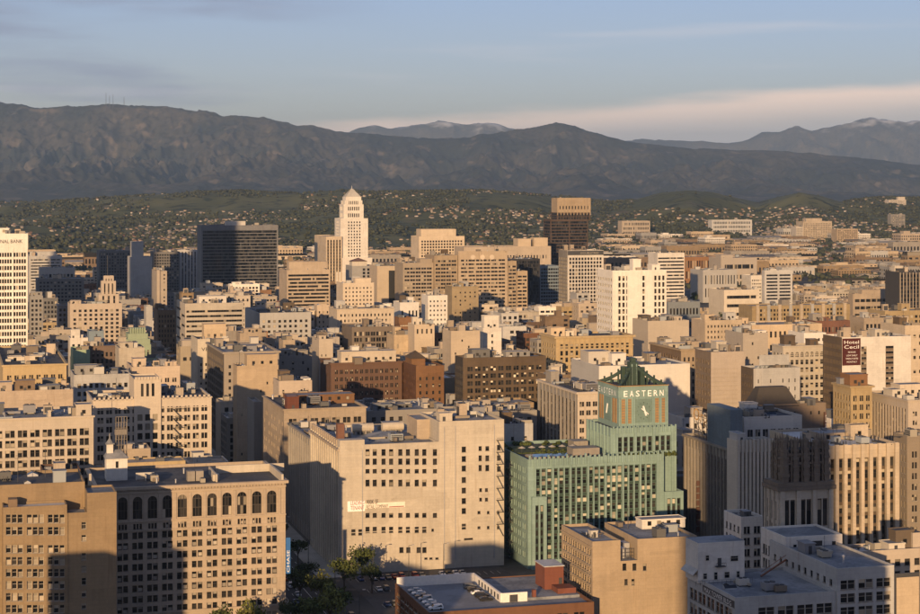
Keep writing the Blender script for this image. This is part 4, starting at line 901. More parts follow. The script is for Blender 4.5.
for i in range(9):
    x = k0 + (k1 - k0) * (i + .5) / 9; m = MB(); zz = zs + 2.8
    while zz < zk - 6.5:
        hh = rr.uniform(1.2, 2.4)
        if rr.random() < .7: m.bar((x - .6, ky0 + .4, zz), (x + .6, ky0 + .4, zz + hh), rr.uniform(.14, .3)); m.bar((x + .6, ky0 + .4, zz), (x - .6, ky0 + .4, zz + hh), rr.uniform(.14, .3))
        else: m.cyl(x, ky0 + .4, zz, zz + hh, .42, .25, n=6)
        zz += hh + rr.uniform(.1, .6)
    m.build('tracery', wm('ornate'), b.root)
# ---- civic tower with a stepped pyramid top
b = Bld('white_civic_tower', 'tall white stepped civic tower with a pyramid cap standing before the green hills', 326, 2350, 'white'); b.root['tone'] = 0.0; b.root['greying'] = 0.0
SL = dict(glass=GLD, rec=.6, strip=True)
q0, q1 = 0, b.fx(342); zt = b.fz(236.5)
wing = b.fy(314.5)
b.tier(0, 0, q1, wing, 0, zt - 1, F_=G(5, 13, gf=.5, hf=.6, zb=8, zt=4, **SL), L_=G(1, 1, gf=.2, hf=.1, zt=20), rf='s', wall='cream')
t0, t1 = b.fx(340.5), b.fx(368); td = (t1 - t0)
def civ(ya, yb, xa, xb, fg=None):
    ly = 4 + (xa - 340.5) * .9; x0, x1 = b.fx(xa, ly), b.fx(xb, ly); d = (x1 - x0); z0 = 0 if ya is None else b.fz(ya, x0, ly) - 1; z1 = b.fz(yb, x0, ly)
    b.tier(x0, ly, x1 - x0, d, z0, z1 - .5, F_=fg, L_=fg, rf='s', par=.5); return x0, x1, ly, d, z1
SG = dict(glass=GLD, rec=.6)
civ(None, 218.5, 340.5, 368, G(5, 17, gf=.40, hf=.5, zb=16, zt=3, mx=.25, **SG))
civ(219, 204.5, 343.6, 363.6, G(6, 2, gf=.5, hf=.5, zb=1.5, zt=1.0, mx=.2, **SG))
civ(205, 200.5, 344.6, 362.4, G(6, 1, gf=.5, hf=.95, zb=.2, zt=.6, mx=.22, **SG))
x0, x1, ly, d, z1 = civ(201, 196.8, 345.8, 361.2)
zz = z1; cx, cy = (x0 + x1) / 2, ly + d / 2; r = (x1 - x0) / 2 - 1
for i in range(7):
    h = (b.fz(188.3, cx, cy) - z1) / 7 * .93; rr_ = r * (1 - i / 7.6); boxpart(b, 'pyramid_step', cx - rr_, cx + rr_, cy - rr_, cy + rr_, zz - .05, zz + h, 'lgrey'); zz += h
m = MB(); m.cyl(cx, cy, zz, zz + 5, .9, .1, n=6); m.build('beacon', wm('lgrey'), b.root)
for (xa, xb, yt_) in ((337.5, 372, 258), (335, 376, 272)): 
    a0, a1 = b.fx(xa, 2), b.fx(xb, 2); boxpart(b, 'podium', a0, a1, 1.0 if xa > 336 else 0.2, 50, 0, b.fz(yt_, a0, 1), 'white')
# ---- dark banded civic slab
def nop(b): pass
# ================================================================ the other buildings, each with its place in the photograph
BAND = dict(k=1, gf=.98, gap=0)
# -- near side of the city, street canyon side
hb('cream_office_building', 'cream office block with paired windows and a small corner penthouse, behind the tan block', -12, 93.5, 419, 705, 'cream', dep=34,
   F_=G(8, 9, k=2, gf=.66, hf=.60, zb=4, zt=4.2, mx=.03, gap=.12, glass=GL, frame=FRD), rf='g', cor=(.5, .6), pens=((76, 91.5, 405, .05, 8), (48, 51, 411, 0, 1.5)), span=None)
def twintower(b):
    x0, x1 = b.fx(134, -.6), b.fx(161, -.6); z = b.fz(379, x0)
    b.tier(x0, -.9, x1 - x0, 22, 0, z - .7, F_=G(3, 9, k=1, gf=.58, hf=.6, zb=4, zt=14.5, mx=.08, frame=FRD), rf='s', par=.7)
    for i in range(3):
        m = MB(); c = x0 + (x1 - x0) * (.3 + .2 * i); m.box(c - .55, c + .55, -.95, -.91, z - 7.5, z - 2); m.build('slot_window', GLD, b.root)
    for i in range(9): boxpart(b, 'parapet_crest', x0 + .3 + i * (x1 - x0) / 9, x0 + 1.4 + i * (x1 - x0) / 9, -1.2, -.3, z - .4, z + .9, 'cream')
    for i in range(26): x = i * b.w / 26; boxpart(b, 'parapet_crest', x + .3, x + 1.2, -.35, .5, b.z + .6, b.z + 1.9, 'cream')
    m = MB(); fx_ = b.fx(178)
    for k in range(9):
        zz = b.z - 4 - k * 4.05; m.box(fx_ - 2.6, fx_ + 2.6, -1.3, -.05, zz, zz + .1, bottom=True); m.bar((fx_ - 2.6, -1.3, zz + 1), (fx_ + 2.6, -1.3, zz + 1), .08); m.bar((fx_ - 2.2, -1.1, zz), (fx_ + 1.6, -1.1, zz - 4), .3)
        for q in range(7): m.bar((fx_ - 2.6 + q * .87, -1.3, zz), (fx_ - 2.6 + q * .87, -1.3, zz + 1), .05)
    m.build('fire_escape', METD, b.root)
hb('cream_hotel_building', 'cream hotel with a crenellated central tower, arched top windows and a fire escape', 93, 211.5, 400, 775, 'cream', dep=36,
   F_=G(13, 10, k=2, gf=.60, hf=.55, zb=4, zt=3.0, mx=.025, gap=.18, arch=True, band=((.92, .35, .3),)), rf='d', cor=(.35, .5), then=twintower)
hb('grey_wing_building', 'plain grey and cream block with few wide windows, stepping up behind the cream office block', -10, 73, 391.5, 800, 'pink', dep=26,
   F_=G(7, 8, k=1, gf=.55, hf=.5, zb=4, zt=8, skip=.35, mx=.02), rf='g', pens=((-4, 12, 383, .1, 8), (15.5, 35, 381, .0, 6, 'mocha'), (38, 60, 386, .2, 7, 'dgrey')))
hb('yellow_cornice_building', 'yellow lit block with paired windows and a row of pale roof tanks', 3, 66.5, 365, 905, 'yellow', xl=-6, dep=30,
   F_=G(8, 9, k=2, gf=.5, hf=.5, zb=4, zt=4.4, gap=.25), cor=(.7, .8), rf='d', pens=((8, 22, 357, .3, 6, 'ivory'), (22, 30, 357, .3, 6, 'ivory'), (30, 43, 356, .3, 6, 'ivory')))
hb('bank_tower', 'tall white bank tower with vertical ribs and lettering along its top', -46, 28, 234, 1060, 'white', dep=34,
   F_=G(5, 26, k=5, gf=.82, hf=.55, zb=6, zt=10.5, mx=.015, gap=.35, rec=.5, glass=GLD, pil=(.9, .35), pilt=9), par=1, pens=((-30, 9, 229, .2, 12),), cat='tower',
   then=lambda b: lettering(b.root, 'NATIONAL BANK', (b.fx(-14), -.12, b.fz(243, b.w)), b.fx(22.5) - b.fx(-14), 2.1, mat=METD))
hb('ornate_small_building', 'small ornate pink building with an arched roof gable beside a dark gap', 46, 58.5, 342, 1120, 'pink', dep=18, F_=G(2, 8, gf=.5, hf=.55, zt=3), cor=(.4, .5), pens=((50, 56, 336, .1, 4),))
hb('white_arch_building', 'narrow white building topped by a little arched belfry', 70, 88, 338, 1110, 'white', dep=18, F_=G(3, 8, gf=.4, hf=.5, zt=3), pens=((71, 80, 330, .1, 5), (80, 83, 335, .2, 3)))
hb('green_shaft_building', 'plain pale green blind walled building beside the orange brick block', 73, 90, 372 - 22, 1030, 'green', dep=22, rf='d')
hb('orange_brick_building', 'low orange brick block with pale trim between the green wall and the white block', 90, 119, 346, 1040, 'orange', dep=24, F_=G(6, 7, gf=.45, hf=.55, zt=3), cor=(.4, .5), pens=((90, 97, 342, .1, 5, 'ivory'),))
hb('white_step_building', 'white stepped building with a blank wall and high slot windows', 119, 144.5, 348, 955, 'ivory', dep=22, F_=G(4, 8, gf=.3, hf=.45, zt=4, skip=.3), rf='g', pens=((120, 133, 343, .3, 6),))
def greentop(b):
    z = b.z; w = b.w
    for i, (f, h) in enumerate(((0.02, 4.5), (.1, 8.0), (.2, 11.0))):
        boxpart(b, 'stepped_crown', w * f, w * (1 - f), 2 + i * 1.5, b.dep - 2 - i * 1.5, z - .1, z + h, 'green')
    for i in range(7): x = w * .22 + i * w * .56 / 6; boxpart(b, 'crown_rib', x - .45, x + .45, 4.2, 4.99, z + .5, z + 11.8, 'green')
hb('green_tiled_building', 'pale green tiled building with a ribbed stepped crown', 126, 151, 345, 1180, 'green', dep=24, F_=G(6, 8, gf=.45, hf=.6, zt=3, strip=True), then=greentop, cl=0)
hb('green_side_building', 'plain low pale green annex beside the ribbed green crown', 146, 157.5, 358, 1120, 'green', dep=14)
hb('grey_double_building', 'grey white double block with dark square windows and a roof terrace', 74, 131, 375, 880, 'lgrey', dep=26, F_=G(9, 8, gf=.5, hf=.5, zt=3.5), rf='d', pens=((75, 98, 366, .4, 8, 'grey'),))
hb('pink_corner_building', 'pink stucco block with small paired windows behind the crenellated hotel', 132, 180, 367, 905, 'pink', dep=28, F_=G(6, 9, k=2, gf=.5, hf=.5, zt=5, gap=.3), rf='g', pens=((133, 146, 359, .2, 8), (165, 178, 362, .5, 6)))
hb('pink_stepped_tower', 'pink stepped tower building with a slim central shaft and a flagpole', 70, 122, 304, 1500, 'pink', dep=30, F_=G(9, 11, gf=.45, hf=.5, zt=4), pens=((70, 81, 301, 0, 8),), rf='s', cat='tower',
   then=lambda b: [b.tier(b.fx(xa, 6 + i), 6 + i * 2, b.fx(xb, 6) - b.fx(xa, 6), 12 - i * 3, b.z - .5, b.fz(y, 0, 8), F_=G(3, 2, gf=.35, hf=.8, zb=1, zt=1.5, strip=True, mx=.1), rf='s', par=.4) for i, (xa, xb, y) in enumerate(((98.5, 119, 295), (101.5, 116, 282), (104, 114, 277)))] + [boxpart(b, 'flagpole', b.fx(107.5, 9), b.fx(107.5, 9) + .35, 12, 12.35, b.z, b.fz(256, 0, 9), METD)])
hb('blue_side_building', 'low block with a blue grey blank front below the pink stepped tower', 89, 104, 331, 1350, 'bluegrey', dep=18)
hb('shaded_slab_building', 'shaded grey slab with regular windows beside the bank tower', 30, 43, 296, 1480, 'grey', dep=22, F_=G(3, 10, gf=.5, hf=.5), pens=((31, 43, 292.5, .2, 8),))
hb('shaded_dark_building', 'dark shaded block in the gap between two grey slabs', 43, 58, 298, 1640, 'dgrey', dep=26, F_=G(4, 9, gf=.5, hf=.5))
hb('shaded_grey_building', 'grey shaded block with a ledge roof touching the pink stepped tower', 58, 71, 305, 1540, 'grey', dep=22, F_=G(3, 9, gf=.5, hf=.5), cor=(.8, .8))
hb('long_terrace_building', 'long pale government block with terraces in shadow', 29, 62, 256, 2250, 'lgrey', dep=40, F_=G(1, 6, hf=.4, zb=6, zt=3, **{'k': 1, 'gf': .96}), pens=((30, 56, 252, .4, 12),))
hb('terrace_annex_building', 'lower pale terrace annex before the long government block', 40, 75, 268, 2150, 'lgrey', dep=30, F_=G(9, 4, gf=.6, hf=.45, zb=6, zt=5))
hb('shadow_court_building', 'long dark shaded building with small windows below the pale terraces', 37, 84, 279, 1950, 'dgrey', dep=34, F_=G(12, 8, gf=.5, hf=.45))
hb('dark_flat_building', 'broad dark grey flat fronted building beside the pale windowless cube', 99, 131.5, 251, 2350, 'dgrey', dep=40, F_=G(11, 9, gf=.5, hf=.5))
hb('pale_cube_building', 'pale grey windowless cube with a smaller cube on its roof', 130, 152, 257, 2260, 'lgrey', dep=34, pens=((132, 143.5, 242, .2, 22),), cl=1)
hb('dark_wide_building', 'dark low office building between the pale cube and the white ribbed block', 153, 180, 252, 2420, 'dgrey', dep=34, F_=G(10, 8, gf=.6, hf=.5))
hb('white_ribbed_building', 'white ribbed apartment block beside the dark banded slab', 177, 197.5, 250, 2480, 'lgrey', dep=34, F_=G(5, 9, gf=.4, hf=.7, strip=True))
hb('beige_drum_building', 'beige building with a rounded stair drum standing in deep shade', 157, 167, 271, 1880, 'beige', xl=151, F_=G(2, 6, gf=.3, hf=.4), then=lambda b: (lambda m: (m.cyl(2, 1, 4, b.z + 2, 2.2, n=14), m.build('stair_drum', b.wall, b.root)))(MB()))
hb('banded_dark_slab', 'dark office slab of thin horizontal bands with a pale roof box', 201.5, 278, 225.5, 2200, 'steel', dep=40, F_=dict(G(1, 17, hf=.78, zb=5, zt=6, mx=.012, gf=.99, rec=.9), glass=GLT), L_=None, rf='g', pens=((226, 245.5, 221.5, .2, 10, 'white'),), cat='tower')
hb('banded_beige_building', 'beige building of long horizontal sun louvres near the civic tower', 287, 330, 270, 1960, 'beige', xl=279, F_=dict(G(1, 8, hf=.55, zb=6, zt=4, mx=.02, gf=.98, rec=1.2), glass=GLD), pens=((289, 328, 262, .3, 14),))
hb('hip_roofed_court', 'pale green grey block with a dark glass front and a hipped brown roof', 352, 376, 266, 2060, 'grey', dep=34, F_=G(5, 5, gf=.5, hf=.6, blank=(0, 1)), cl=1,
   then=lambda b: (lambda m, x0, x1, z: (m.box(x0, x1, 6, 20, b.z - .1, z), m.face([(x0 - 1, 5, z), (x1 + 1, 5, z), ((x0 + x1) / 2, 13, z + 4)], 1), m.face([(x1 + 1, 5, z), (x1 + 1, 21, z), ((x0 + x1) / 2, 13, z + 4)], 1), m.face([(x1 + 1, 21, z), (x0 - 1, 21, z), ((x0 + x1) / 2, 13, z + 4)], 1), m.face([(x0 - 1, 21, z), (x0 - 1, 5, z), ((x0 + x1) / 2, 13, z + 4)], 1), m.build('hipped_roof', [wm('ivory'), wm('redbrown')], b.root)))(MB(), b.fx(352, 6), b.fx(367, 6), b.fz(261.5, 0, 6)))
hb('grid_court_building', 'cream courthouse block with a regular grid of windows and a set back roof storey', 419, 464.5, 236.5, 2500, 'cream', xl=411, F_=G(15, 9, gf=.55, hf=.55, zb=10, zt=5, rec=.6, glass=GLD), pens=((421, 456, 229.5, .3, 26),))
hb('long_beige_backdrop', 'long plain beige block rising behind the terraced office building', 464, 551, 247, 2330, 'beige', dep=46, F_=G(20, 3, gf=.4, hf=.2, zt=3), rf='s', pens=((518, 531, 239, .3, 20, 'peach'), (534, 551, 238, .4, 16, 'peach')))
hb('terraced_office_centre', 'brown terraced office block with three round medallions under its roof', 458.5, 507.5, 251.5, 1900, 'sand', xl=456, dep=40, F_=dict(G(6, 10, k=2, gf=.8, hf=.42, zb=5, zt=7.5, gap=.08, glass=GL)), rf='s',
   then=lambda b: [medal(b, b.fx(x), b.fz(252.5, b.fx(x))) for x in (473, 482.5, 492)])
hb('terraced_office_west', 'brown terraced office wing stepping down toward the glass fronted hall', 434.3, 457.5, 255.5, 1895, 'sand', dep=38, F_=G(4, 9, k=2, gf=.75, hf=.45, zb=5, zt=4, gap=.1), rf='s')
hb('terraced_office_low', 'lowest brown terraced wing with long window rows', 403, 433.3, 263, 1890, 'sand', dep=36, F_=G(5, 8, k=2, gf=.75, hf=.45, zb=5, zt=4, gap=.1), rf='s', pens=((420, 433, 259, .1, 14),))
hb('terraced_office_east', 'narrow brown terraced step beside the dark glass block', 508, 516.5, 261, 1915, 'sand', dep=36, F_=G(2, 8, gf=.75, hf=.45, zb=5, zt=4), rf='s')
hb('terraced_office_end', 'end step of the brown terraces with long balconies', 517, 527.5, 271, 1920, 'sand', dep=34, F_=G(2, 7, gf=.75, hf=.45, zb=5, zt=4), rf='s')
hb('glass_fronted_hall', 'pale beige hall with a tall dark glass front beside the terraced wing', 377, 403, 266, 1930, 'peach', dep=36, F_=dict(wins=[]), rf='s', then=lambda b: boxpart(b, 'glass_front', b.w * .45, b.w * .97, -.3, -.02, 6, b.z - 4, GLT))
hb('dark_glass_building', 'dark glass office block with a sunlit flat roof', 508, 540, 259, 2080, 'dark', dep=36, F_=dict(G(10, 8, gf=.85, hf=.8, zb=4, zt=2), glass=GLT), rf='w')
hb('blue_glass_building', 'low blue glass building between the dark glass block and the brown tower', 540, 561, 266, 2150, 'bluegrey', dep=36, F_=dict(G(8, 8, gf=.85, hf=.6, zb=4, zt=2), glass=GLT))
def browntower(b):
    x0 = b.fx(557, 3); x1 = b.fx(590.5, 3); z0, z1 = b.z - .5, b.fz(213, 0, 3); z2 = b.fz(198.5, 0, 3)
    xm = b.fx(572.5, 3)
    b.tier(x0, 3, x1 - x0, 26, z0, z1, F_=dict(G(12, 2, gf=.7, hf=.7, zb=.5, zt=1), glass=GLT), L_=dict(G(1, 3, gf=.95, hf=.6, zb=.5, zt=.5), glass=GLT), rf='g', par=.5)
    b.tier(x0 + .3, 2.4, x1 - x0 - .6, 25, z1 + .4, z2, wall='sand', F_=G(10, 1, gf=.4, hf=.5, zb=3, zt=9, glass=GLD, strip=True), rf='g', par=.6)
    for i in range(11): x = x0 + .6 + i * (x1 - x0 - 1.2) / 10; boxpart(b, 'crown_fin', x - .5, x + .5, 1.9, 2.39, z1 - 3, z2 + .4, 'sand')
hb('brown_banded_tower', 'tall brown granite tower with glass bands and a pale ribbed crown', 550.5, 588, 219.5, 2450, 'rosegranite', dep=30, F_=dict(G(2, 22, gf=.94, hf=.7, zb=5, zt=2, mx=.01, gap=0), glass=GLT), L_=dict(G(1, 22, gf=.95, hf=.7, zb=5, zt=2), glass=GLT), then=browntower, cat='tower', cl=0)
hb('white_grid_building', 'white block with a bold square window grid under a black lettered fascia', 567.5, 603.5, 250.5, 1900, 'white', lw='concrete', xl=558.5, F_=G(11, 12, gf=.62, hf=.62, zb=4, zt=7, rec=.9, glass=GLD), L_=G(6, 12, gf=.6, hf=.6, zb=4, zt=7, rec=.9, glass=GLD),  # shade of the side wall put into its concrete colour
   then=lambda b: (boxpart(b, 'fascia', .2, b.w - .2, -.35, -.02, b.z - 4, b.z + .6, METD), lettering(b.root, 'DOUBLETREE', (b.w * .36, -.4, b.z - 2.9), b.w * .5, 2.0, mat=flat_mat('dull_lettering', (.3, .27, .22)))))
def whitetall(b):
    z = b.z
    for f0, f1 in ((.27, .52), (.60, .74)): boxpart(b, 'blank_panel', b.w * f0, b.w * f1, -.3, -.01, 3, z + .8, 'white')
hb('white_shaft_building', 'tall white apartment block of vertical window strips and blank panels', 612.5, 666.5, 270.5, 1150, 'white', xl=597, F_=dict(G(13, 20, gf=.50, hf=.62, zb=5, zt=3, mx=.02, rec=.6, blank=(0, 4, 5, 6, 8, 9), pil=(.7, .4)), glass=GLD),
   L_=G(3, 16, gf=.5, hf=.42, zb=5, zt=4), pens=((633, 641, 259.5, .2, 6), (652, 660, 265, .4, 8)), then=whitetall)
hb('white_banded_tower', 'slim white tower with horizontal window bands', 657.5, 684.5, 253, 2020, 'white', dep=28, F_=dict(G(1, 16, gf=.97, hf=.45, zb=5, zt=4, mx=.01), glass=GLD), cat='tower')
hb('long_brick_hall', 'long low red brick hall with pale pilasters beside the slim white tower', 684, 722, 257, 2700, 'orange', dep=50, F_=G(16, 2, gf=.5, hf=.6, zt=3), rf='s')
hb('long_beige_hall', 'long beige hall with a dark window ribbon next to the brick hall', 721, 757, 258, 2650, 'beige', dep=44, F_=G(1, 2, gf=.8, hf=.35, zt=5), rf='s', pens=((721, 733, 255, .1, 20),))
hb('white_pier_hall', 'white hall with broad dark window piers below the brick hall', 703, 737, 270, 2250, 'lgrey', dep=40, F_=G(5, 2, gf=.35, hf=.6, zt=4), rf='s')
hb('white_banded_office', 'white office block with three broad window bands beside a lower twin', 764.5, 792.5, 270.5, 2230, 'lgrey', xl=762, dep=30, F_=dict(G(2, 6, gf=.75, hf=.45, zb=4, zt=4, gap=0), glass=GLT), rf='w')
hb('white_twin_office', 'small white office block with a punched window front', 751, 763.5, 275.5, 2260, 'white', dep=28, F_=G(6, 5, gf=.5, hf=.4, zb=4, zt=4))
hb('rounded_terrace_building', 'low white building with long dark terrace ribbons', 724, 759, 290, 1930, 'ivory', dep=40, F_=dict(G(1, 3, gf=.9, hf=.36, zb=4, zt=3), glass=GLD), rf='s')
# -- middle of the city
hb('checker_office_building', 'pale office block of horizontal bands with a chequered side wall', 185, 243.5, 303.5, 1300, 'ivory', xl=176.5, F_=dict(G(1, 15, gf=.98, hf=.42, zb=4, zt=4, mx=.015, rec=.5), glass=GLD), L_=G(2, 15, gf=.96, hf=.5, zb=4, zt=4, mx=.02, glass=GLD, checker=True), pens=((199, 226.5, 296.5, .25, 12, 'white'),))
hb('mocha_flat_building', 'brown flat fronted block with dark windows beside the chequered office', 157.5, 176, 310, 1370, 'mocha', dep=26, F_=G(6, 12, gf=.45, hf=.5, zt=3))
hb('white_paint_wall', 'narrow pale building with a bare side wall behind the brown block', 146, 152.5, 306, 1480, 'lgrey', dep=16)
hb('w_lettered_building', 'pale building with faded wall lettering and a shaded roof terrace', 197.5, 229, 339, 1050, 'ivory', xl=191, F_=G(6, 11, gf=.3, hf=.4, zt=13, blank=(2, 3)), rf='d', pens=((204, 226, 324.5, .35, 9, 'peach'),),
   then=lambda b: lettering(b.root, 'VEN', (b.w * .12, -.1, b.z - 6), b.w * .38, 2.0, mat=METD))
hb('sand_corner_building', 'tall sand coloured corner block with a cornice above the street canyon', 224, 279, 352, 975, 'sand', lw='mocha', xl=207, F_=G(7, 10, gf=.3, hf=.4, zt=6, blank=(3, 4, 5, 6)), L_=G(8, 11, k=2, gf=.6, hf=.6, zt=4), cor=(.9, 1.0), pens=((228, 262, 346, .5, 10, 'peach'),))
hb('plain_sand_annex', 'plain sand coloured blank annex stepping before the corner block', 237, 278.5, 366, 915, 'sand', xl=233, dep=14, F_=G(6, 9, gf=.22, hf=.3, zt=3, skip=.7), rf='g', pens=((247, 278, 355, .1, 8),))
hb('window_slab_building', 'long light grey block with square windows and a bare end, below the dark slab', 259, 311, 313, 1350, 'lgrey', xl=245, F_=G(9, 9, gf=.42, hf=.45, zt=4.5), L_=None, tank=1, rf='d')
hb('three_window_building', 'small beige building with three dark top windows', 240, 266.5, 333, 1180, 'beige', xl=236, F_=G(5, 6, gf=.45, hf=.4, zt=4, blank=(0,)), rf='g', pens=((244, 262, 329, .5, 6),))
hb('beige_shaft_block', 'plain beige shaft block with one small window', 283, 295, 340, 1110, 'beige', dep=14, F_=G(2, 4, gf=.4, hf=.4, zt=3, skip=.5))
hb('shaded_back_building', 'shaded low block with blank walls behind the plain sand annex', 279, 312, 356, 1060, 'concrete', dep=20, F_=G(6, 6, gf=.35, hf=.4, skip=.4), rf='d', pens=((281, 296, 350, .4, 7),))
hb('pink_box_building', 'small pink white roof level box building with two windows', 279, 312, 381, 860, 'pink', dep=16, F_=G(5, 6, gf=.28, hf=.35, zt=3, skip=.4), rf='w', pens=((304, 312, 379, .2, 8, 'white'),))
hb('brick_roofed_building', 'beige building with grouped windows and a brick roof storey beside the street canyon', 284, 366, 409, 805, 'beige', xl=262.5, F_=G(7, 9, k=2, gf=.62, hf=.52, zt=3.5, gap=.12), L_=G(6, 9, gf=.3, hf=.4, zt=5, skip=.5), cor=(.6, .6), rf='d', pens=((287, 360, 396, .5, 10, 'orange'), (287, 299, 397, .05, 6, 'brickred')))
hb('plain_canyon_building', 'narrow plain pale block with a blank wall at the street canyon edge', 254, 262, 402, 870, 'concrete', dep=20)
hb('grey_facade_building', 'long grey building with pilasters along the shaded street beside the cream store', 311, 336, 440 - 2, 742, 'concrete', xl=288.5, F_=None, L_=G(9, 8, k=2, gf=.62, hf=.62, zb=5, zt=3, strip=True, pil=(.9, .4), glass=GLD), rf='b', cor=(.7, .8))
hb('white_crest_building', 'cream block with a raised centre and small square windows behind the long beige block', 343, 374, 283, 1720, 'cream', dep=30, F_=G(8, 8, gf=.35, hf=.4, zt=3), rf='s', pens=((355, 371, 278.5, .1, 10),))
hb('green_grey_block', 'narrow greenish beige block beside the long beige block', 317, 330, 305, 1520, 'beige', xl=314, F_=G(3, 6, gf=.3, hf=.4, zt=4))
hb('long_beige_block', 'long beige block with three upper rows of small windows', 337, 394, 309, 1450, 'cream', xl=329, F_=G(14, 9, gf=.35, hf=.42, zt=3), rf='s', cor=(.5, .6))
hb('brick_frame_building', 'brown brick building with an open roof frame below the long beige block', 352, 394, 327, 1330, 'mocha', xl=342, F_=G(7, 8, k=2, gf=.7, hf=.6, zt=3), rf='s',
   then=lambda b: (lambda m: ([m.bar((b.w * .5 + i * b.w * .1, 1, b.z), (b.w * .5 + i * b.w * .1, 1, b.z + 5), .25) for i in range(5)], [m.bar((b.w * .5, 1, b.z + q), (b.w * .9, 1, b.z + q), .25) for q in (2.5, 5)], m.build('roof_frame', wm('peach'), b.root)))(MB()))
hb('brick_billboard_building', 'small brick red block with pale cross bands like a billboard', 399, 413, 317.5, 1370, 'orange', dep=14, F_=G(1, 3, gf=.9, hf=.1, zb=18, zt=1.5, glass=FRW))
hb('blank_beige_wall_building', 'blank beige walled block with four small windows under its roof', 414.5, 434.5, 324.5, 1230, 'peach', dep=24, F_=G(4, 1, gf=.3, hf=.5, zb=44, zt=1.8))
hb('low_blank_building', 'lower blank beige block with one window beside the four windowed wall', 394, 414, 335, 1245, 'peach', dep=20, F_=G(3, 4, gf=.25, hf=.3, zt=3, skip=.6))
hb('white_cube_building', 'small white cube building with punched windows', 428, 447.5, 295.5, 1560, 'white', dep=22, F_=G(5, 5, gf=.35, hf=.35, zt=3))
hb('white_garage_building', 'low white box building with one dark opening', 400, 419, 302.5, 1540, 'white', dep=24, F_=G(5, 3, gf=.4, hf=.5, zt=4, skip=.6))
hb('tall_beige_shaft', 'plain beige shaft block with a stepped roof near the brick pair', 319, 333, 339, 1080, 'peach', xl=312, F_=G(3, 6, gf=.2, hf=.3, zt=4, skip=.5), pens=((319, 326, 336, .3, 5),))
hb('brick_row_building', 'long dark brick block with an orange parapet and a cream roof storey', 331, 402, 363, 1000, 'brick', dep=30, F_=G(13, 10, k=2, gf=.5, hf=.5, zt=3, gap=.3), rf='d', cor=(.5, .9), pens=((341, 396, 352, .25, 10, 'cream'), (352, 359, 347, .5, 5, 'white'), (366, 378, 348, .5, 6, 'grey')))
def hiproof(b):
    m = MB(); x0, x1, y0, y1, z = -.6, b.w * .55, b.dep * .3, b.dep * .8, b.z + 4
    m.box(x0 + .8, x1 - .8, y0 + .8, y1 - .8, b.z - .1, z, 0); c = ((x0 + x1) / 2, (y0 + y1) / 2, z + 4)
    for p, q in (((x0, y0), (x1, y0)), ((x1, y0), (x1, y1)), ((x1, y1), (x0, y1)), ((x0, y1), (x0, y0))): m.face([(*p, z), (*q, z), c], 1)
    m.build('hipped_roof_house', [b.wall, wm('brown')], b.root)
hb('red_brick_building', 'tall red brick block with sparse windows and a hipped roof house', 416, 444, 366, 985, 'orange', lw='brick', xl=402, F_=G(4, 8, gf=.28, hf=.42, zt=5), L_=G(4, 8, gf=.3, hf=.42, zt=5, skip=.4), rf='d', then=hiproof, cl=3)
hb('dark_brown_building', 'dark brown office block with five rows of square paired windows', 463, 546, 358, 960, 'brown', lw='blackstone', xl=455, F_=G(10, 9, k=2, gf=.62, hf=.55, zt=4, gap=.1, glass=glass_mat('pale_blind_glass', share=.18, blind=(.75, .65, .5)), frame=FRD), L_=G(5, 9, k=2, gf=.5, hf=.5, zt=4), rf='g', pens=((472, 490, 350, .4, 8, 'dgrey'), (506, 530, 352, .5, 8, 'grey')))  # some panes have paler blinds
hb('yellow_box_building', 'yellow block with two small windows before the brown terraces', 452, 478.5, 286.5, 1760, 'yellow', dep=26, F_=G(5, 6, gf=.25, hf=.35, zt=4, skip=.5), rf='s', cor=(.5, .6))
hb('white_slot_building', 'narrow white block with a column of single windows and a raised attic', 483, 501.5, 328, 1150, 'white', dep=16, F_=G(3, 10, gf=.28, hf=.42, zt=3, blank=(0, 2)), pens=((484, 499, 316, .05, 6),))
hb('beige_flank_building', 'beige blank flank with a recessed corner beside the white slot block', 451, 480, 331, 1120, 'peach', dep=20, F_=G(4, 6, gf=.2, hf=.3, zt=4, skip=.7))
hb('ornate_yellow_building', 'ornate yellow block with a colonnade under a heavy roof cornice', 556, 633, 336.5, 1050, 'yellow', xl=541, F_=G(14, 9, k=1, gf=.45, hf=.62, zt=4, strip=False, band=((.90, .5, .5), (.72, .5, .5)), pil=(.8, .35)), L_=G(6, 9, gf=.4, hf=.5, zt=4), cor=(1.2, 1.2), rf='d', pens=((547, 565, 328, .5, 7, 'peach'),))
hb('brown_base_building', 'low brown stone building under the ornate yellow block', 547, 575, 375, 950, 'mocha', dep=16, F_=G(6, 7, gf=.35, hf=.45, zt=3), cor=(.5, .5))
hb('white_blank_hall', 'large white hall with blank walls behind the green clock tower', 599, 690, 366, 890, 'white', lw='lgrey', xl=571, F_=None, L_=None, rf='b', par=.8, pens=((574, 610, 352, .55, 12, 'ivory'), (612, 626, 354, .3, 8)))  # side wall shade painted in as a greyer colour
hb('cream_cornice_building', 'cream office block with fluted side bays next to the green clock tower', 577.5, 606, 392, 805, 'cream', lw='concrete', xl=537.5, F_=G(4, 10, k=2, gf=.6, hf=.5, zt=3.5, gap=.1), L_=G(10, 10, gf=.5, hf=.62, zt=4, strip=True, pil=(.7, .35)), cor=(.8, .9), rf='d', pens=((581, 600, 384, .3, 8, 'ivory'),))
hb('blank_beige_stage', 'blank beige stage house block beside the tall white apartment block', 648, 689, 321, 1110, 'peach', xl=632.5, F_=G(4, 1, gf=.1, hf=.2, zb=40, zt=6), rf='s', pens=((674, 682, 317, .2, 5),))
